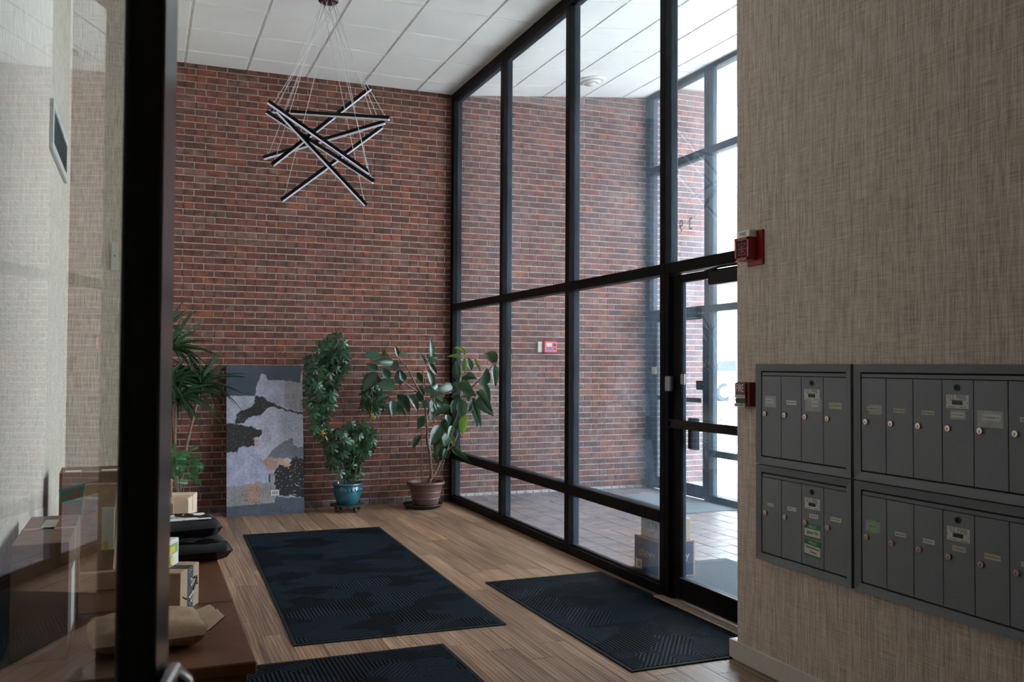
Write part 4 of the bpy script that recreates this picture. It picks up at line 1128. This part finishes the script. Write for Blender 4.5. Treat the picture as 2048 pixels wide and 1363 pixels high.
def umb_leaf(name, mat, n=8):
    mb = MB(); rr = random.Random(n)
    for k in range(n):
        a = -math.pi*.80+2*math.pi*.80*k/(n-1); L = 1-.12*abs(a)/2
        cx_, sx_ = math.sin(a), math.cos(a); px_, py_ = sx_, -cx_
        b = len(mb.v)
        for t_, w_ in ((.06,.02),(.35,.14),(.65,.20),(.88,.12),(1.0,.01)):
            for s_ in (-1,0,1):
                mb.v.append((cx_*t_*L+px_*w_*s_, sx_*t_*L+py_*w_*s_, -.35*t_*t_+(.04 if s_ else 0)+.0))
        for i in range(4):
            for j in range(2):
                q_ = b+i*3+j; mb.f.append((q_,q_+1,q_+4,q_+3)); mb.m.append(0); mb.sm.append(True)
    me = bpy.data.meshes.new(name); me.from_pydata(mb.v, [], mb.f); me.materials.append(mat); me.polygons.foreach_set('use_smooth', mb.sm); me.update(); return me
mU = [umb_leaf('leaf', M['leaf_sch'], n) for n in (6,7,8)]; mUy = umb_leaf('leaf', M['leaf_yellow'], 5)
POLY = [[(215,95),(300,80),(395,150),(395,240),(360,370),(310,470),(270,560),(285,680),(210,790),(200,870),(150,920),(110,840),(75,740),(50,660),(60,560),(55,430),(55,300),(100,240),(170,180)],
        [(210,890),(270,850),(330,830),(430,810),(560,790),(590,860),(620,950),(600,1070),(490,1090),(490,1210),(420,1275),(345,1255),(310,1180),(255,1150),(215,1000)],
        [(525,500),(640,510),(695,640),(645,730),(560,730),(505,680),(515,560)]]
rr = random.Random(21); cl = []
for pi, (poly, mind) in enumerate(zip(POLY, (31,34,36))):
    tries = 0; mine = []
    while tries < 2600:
        tries += 1
        x_, y_ = rr.uniform(40,700), rr.uniform(80,1280)
        if not in_poly(x_, y_, poly): continue
        if any((x_-c[0])**2+(y_-c[1])**2 < mind*mind for c in mine): continue
        mine.append((x_, y_, pi))
    cl += mine
for i, (x_, y_, pi) in enumerate(cl):
    yo = SY-.03+rr.uniform(-.13,.11)+(.14 if pi == 2 else 0)
    c_ = sz(x_, y_, yo)
    dn_ = Vector((rr.uniform(-.5,.5), -.35+rr.uniform(-.3,.3), -.9+rr.uniform(-.3,.5)))
    L = rr.uniform(.060,.084)
    nrm = back + Vector((rr.uniform(-.5,.6), rr.uniform(-.3,.3), rr.uniform(0,1.1)))
    leaf(up, mU[i % 3], c_, c_+dn_.normalized()*L, L*1.0, nrm)
for (x_, y_) in ((600,750),(185,890),(110,850)):
    c_ = sz(x_, y_, SY-.15); leaf(up, mUy, c_, c_+Vector((.01,0,-.04)), .03, back)
def sbr(pts, r0, r1, m_='bark'): branch(up, pts, r0, r1, M[m_], 'stem', SY, sz)
sbr([(330,1310),(320,1200),(270,1080),(215,940),(170,820),(150,650),(190,420),(290,180),(330,110)], .008, .003)
sbr([(380,1310),(360,1180),(320,1060),(290,930)], .006, .003); sbr([(440,1310),(480,1120),(560,900),(590,740),(600,560)], .007, .003)
sbr([(475,1310),(510,1110),(545,960),(560,840)], .006, .003); sbr([(400,1310),(420,1150),(420,940)], .006, .003)
sbr([(350,1310),(340,1180),(270,1070),(255,1010)], .004, .003, 'stemgreen')
MB().tube([sz(180,820,SY-.1), sz(195,860,SY-.1)], .004, 8).build('plant_tie', M['paper'], up)
MB().tube([sz(208,912,SY-.1), sz(226,948,SY-.1)], .005, 8).build('plant_tie', M['paper'], up)
# --- dracaena behind the stile
DX, DY = .33, 9.05
dp = thing('dracaena', 'spiky dracaena with drooping strap leaves behind the door stile', 'plant', (DX,DY,0))
MB().lathe([(0,.0),(.12,.0),(.13,.01),(.165,.26),(.175,.265),(.175,.29),(.16,.29),(.155,.26)], (DX,DY,0), 28).build('pot', M['pot_dark'], dp)
MB().lathe([(.156,.25),(0,.265)], (DX,DY,0), 20).build('soil', M['soil'], dp)
mD = [leafmesh('leaf', M['leaf_drac'], 8, .10, d, lambda t: (.55+.45*math.sin(math.pi*min(1,t*1.6)))*(1-t**3)) for d in (.15,.45,.80)]
for hi, (hx_, hy_, nl, Lm, hd_) in enumerate(((342,700,46,.42,9.05),(352,800,58,.44,9.0),(402,772,52,.44,9.1),(338,655,18,.34,9.1),(336,770,44,.40,9.0))):
    hp = on(1, hd_, hx_, hy_)
    MB().tube([(DX,DY,.25), ((DX+hp.x)/2-.02,(DY+hd_)/2,(.25+hp.z)/2), hp], [.018,.014,.010], 8).build('stem', M['bark'], dp)
    for i in range(nl):
        a = rr.uniform(0, 2*math.pi); el = rr.choice((rr.uniform(.3,1.2), rr.uniform(-.4,.4)))
        d_ = Vector((math.cos(a)*math.cos(el), math.sin(a)*math.cos(el)*.6, math.sin(el)))
        L = Lm*rr.uniform(.75,1.1)*(1.0 if el > 0 else .9)
        q_ = 0 if el > .7 else (1 if el > .2 else 2)
        tip = hp + d_*L
        if tip.y > YB-.06: tip.y = YB-.06
        if tip.x < .09: tip.x = .09+rr.uniform(0,.06)
        leaf(dp, mD[q_], hp+d_*.02, tip, .024, Vector((0,0,1))-d_*.3)
# --- small feathery plant
kp = thing('feathery_plant', 'small bright green feathery plant low by the brick wall', 'plant', (.36,8.75,0))
MB().lathe([(0,.0),(.075,.0),(.08,.01),(.105,.17),(.112,.175),(.112,.19),(.10,.19),(.096,.17)], (.36,8.75,0), 26).build('pot', M['pot_teal'], kp)
MB().lathe([(.097,.165),(0,.175)], (.36,8.75,0), 18).build('soil', M['soil'], kp)
def frond(name, mat):
    mb = MB()
    for k in range(7):
        t0 = .12+.12*k; L = .30*(1-.5*abs(t0-.45))
        for sg in (-1,1):
            b = len(mb.v); dx, dy = sg*.85, .5
            for t_, w_ in ((0,.01),(.4,.06),(.8,.05),(1,.005)):
                mb.v += [(dx*L*t_-dy*w_*sg, t0+dy*L*t_+dx*w_*sg, -.25*(t0+L*t_)**2), (dx*L*t_+dy*w_*sg, t0+dy*L*t_-dx*w_*sg, -.25*(t0+L*t_)**2)]
            for i in range(3):
                q_ = b+i*2; mb.f.append((q_,q_+1,q_+3,q_+2)); mb.m.append(0); mb.sm.append(True)
    me = bpy.data.meshes.new(name); me.from_pydata(mb.v, [], mb.f); me.materials.append(mat); me.update(); return me
mK = frond('frond', M['leaf_fern'])
kb = Vector((.36,8.75,.18))
for i in range(46):
    x_, y_ = rr.uniform(328,390), rr.uniform(900,965)
    if (x_-362)**2/33**2 + (y_-935)**2/42**2 > 1: continue
    c_ = on(1, 8.75+rr.uniform(-.12,.12), x_, y_)
    d_ = Vector((rr.uniform(-.6,1), rr.uniform(-.5,.3), rr.uniform(-.5,.5))).normalized()
    leaf(kp, mK, c_, c_+d_*.11, .10, back+Vector((0,0,rr.uniform(.2,1))), 'frond')
for (x_, y_) in ((345,915),(365,905),(380,930),(350,945)):
    MB().tube([kb, on(1,8.75,(x_+355)/2,970), on(1,8.75,x_,y_)], [.005,.004,.002], 6).build('stem', M['stemgreen'], kp)

# ------------------------------------------------------------------ street beyond the glass
ob = thing('street_building', 'pale building with a stone cornice across the street', 'building', (22,28,.2))
bx0, by0, bt = 26.1, 38.0, 10.6
MB().box((bx0,by0,.2),(bx0+13,by0+11,bt)).build('facade_wall', M['stucco'], ob)
MB().bbox((bx0-.45,by0-.45,bt-.25),(bx0+13.4,by0+11.4,bt+.10), .05).build('cornice', M['stone'], ob)
MB().bbox((bx0-.25,by0-.25,bt-.55),(bx0+13.2,by0+11.2,bt-.25), .05).build('cornice_moulding', M['stucco'], ob)
MB().box((bx0+1.05,by0-.04,.2),(bx0+3.4,by0+.02,bt-.6)).build('brick_panel', M['facade_brick'], ob)
for i in range(4):
    for j in range(2):
        x0_ = bx0+.25+3.0*i+(3.4 if i else 0)*.3; z0_ = 1.3+3.1*j
        wn_ = MB().bbox((x0_,by0-.08,z0_),(x0_+.75,by0+.02,z0_+1.7), .02).build('window', M['stone'], ob)
        MB().box((x0_+.08,by0-.095,z0_+.08),(x0_+.67,by0-.08,z0_+1.62)).build('pane', M['alloy'], wn_)
MB().bbox((bx0-.3,by0-.9,1.75),(bx0+1.0,by0-.05,2.05), .03).build('sign_band', M['stone'], ob)

cx0, cy0, cz0 = 19.23, 29.5, .20          # parked car, tail towards the left of the view
ct = thing('parked_car', 'white car parked across the street behind the fire pull station', 'car', (cx0,cy0,cz0))
prof = [(-.02,.55),(.0,.95),(.12,1.05),(.35,1.50),(.75,1.62),(2.2,1.60),(2.9,1.12),(4.1,.98),(4.35,.80),(4.4,.45),(4.25,.28),(.1,.30)]
ys_ = [(-.9,.90),(-.82,1.0),(.82,1.0),(.9,.90)]
cbm = MB()
for (yy, s_) in ys_:
    for (a, h) in prof: cbm.v.append((cx0+a*1.0+ (0 if s_ == 1 else .02), cy0+yy*(1 if h < 1.1 else .86), cz0+ (h if h < 1.1 else 1.1+(h-1.1)*(1 if s_ == 1 else .9))))
k_ = len(prof)
for j in range(3):
    for i in range(k_):
        i2 = (i+1) % k_; cbm.f.append((j*k_+i,j*k_+i2,(j+1)*k_+i2,(j+1)*k_+i))
cbm.f.append(tuple(range(k_-1,-1,-1))); cbm.f.append(tuple(range(3*k_,4*k_)))
cbm.m = [0]*len(cbm.f); cbm.sm = [False]*len(cbm.f)
cbm.build('car_body', M['car_white'], ct)
for sg in (-1,1):
    yy = cy0+sg*.815
    MB().prism([(cx0+.45,yy,cz0+1.12),(cx0+.62,yy,cz0+1.48),(cx0+1.4,yy,cz0+1.52),(cx0+1.4,yy,cz0+1.12)], (0,sg*.02,0)).build('side_window', M['car_glass'], ct)
    MB().prism([(cx0+1.5,yy,cz0+1.12),(cx0+1.5,yy,cz0+1.52),(cx0+2.15,yy,cz0+1.50),(cx0+2.7,yy,cz0+1.12)], (0,sg*.02,0)).build('side_window', M['car_glass'], ct)
    MB().bbox((cx0-.03,cy0+sg*.88,cz0+.78),(cx0+.10,cy0+sg*.60,cz0+.98), .01).build('tail_lamp', M['lamp_red'], ct)
    for wx in (.82, 3.45):
        wc = (cx0+wx, cy0+sg*.93, cz0+.34)
        wh = MB().disc(wc, .34, (0,-sg,0), .22, 28).build('wheel', M['tyre'], ct)
        MB().disc((wc[0],wc[1]+sg*.008,wc[2]), .21, (0,-sg,0), .05, 20).build('hub', M['alloy'], wh)
for i, (px_, dd) in enumerate(((1462,15.0),(1471,17.5))):
    o_ = depthpt(px_, 735, dd); gz_ = .03 if o_.x < 13.5 else .20
    po = thing('street_post', ('grey metal post on the sidewalk left of the parked car' if i == 0 else 'thin grey metal post at the kerb near the parked car'), 'post', (o_.x,o_.y,gz_))
    MB().tube([(o_.x,o_.y,gz_),(o_.x,o_.y,gz_+1.05-.2*i)], .035, 10).build('pole', M['galv'], po)
    MB().lathe([(0,0),(.06,0),(.07,.05),(.07,.16),(.05,.22),(0,.24)], (o_.x,o_.y,gz_+1.05-.2*i), 12).build('cap', M['galv'], po)
hg = depthpt(1464, 868, 19.3)
hp_ = thing('street_shrub', 'low green shrub at the kerb outside the glass', 'plant', (hg.x,hg.y,.03))
rr = random.Random(4); mH = leafmesh('leaf', M['hedge'], 3, .1, .1)
for i in range(70):
    a = rr.uniform(0,6.28); r_ = rr.uniform(0,.5); c_ = Vector((hg.x+r_*math.cos(a), hg.y+r_*math.sin(a), .05+rr.uniform(0,.28)))
    d_ = Vector((rr.uniform(-1,1),rr.uniform(-1,1),rr.uniform(.2,1))).normalized()
    leaf(hp_, mH, c_, c_+d_*.14, .07, Vector((rr.uniform(-1,1),rr.uniform(-1,1),1)))
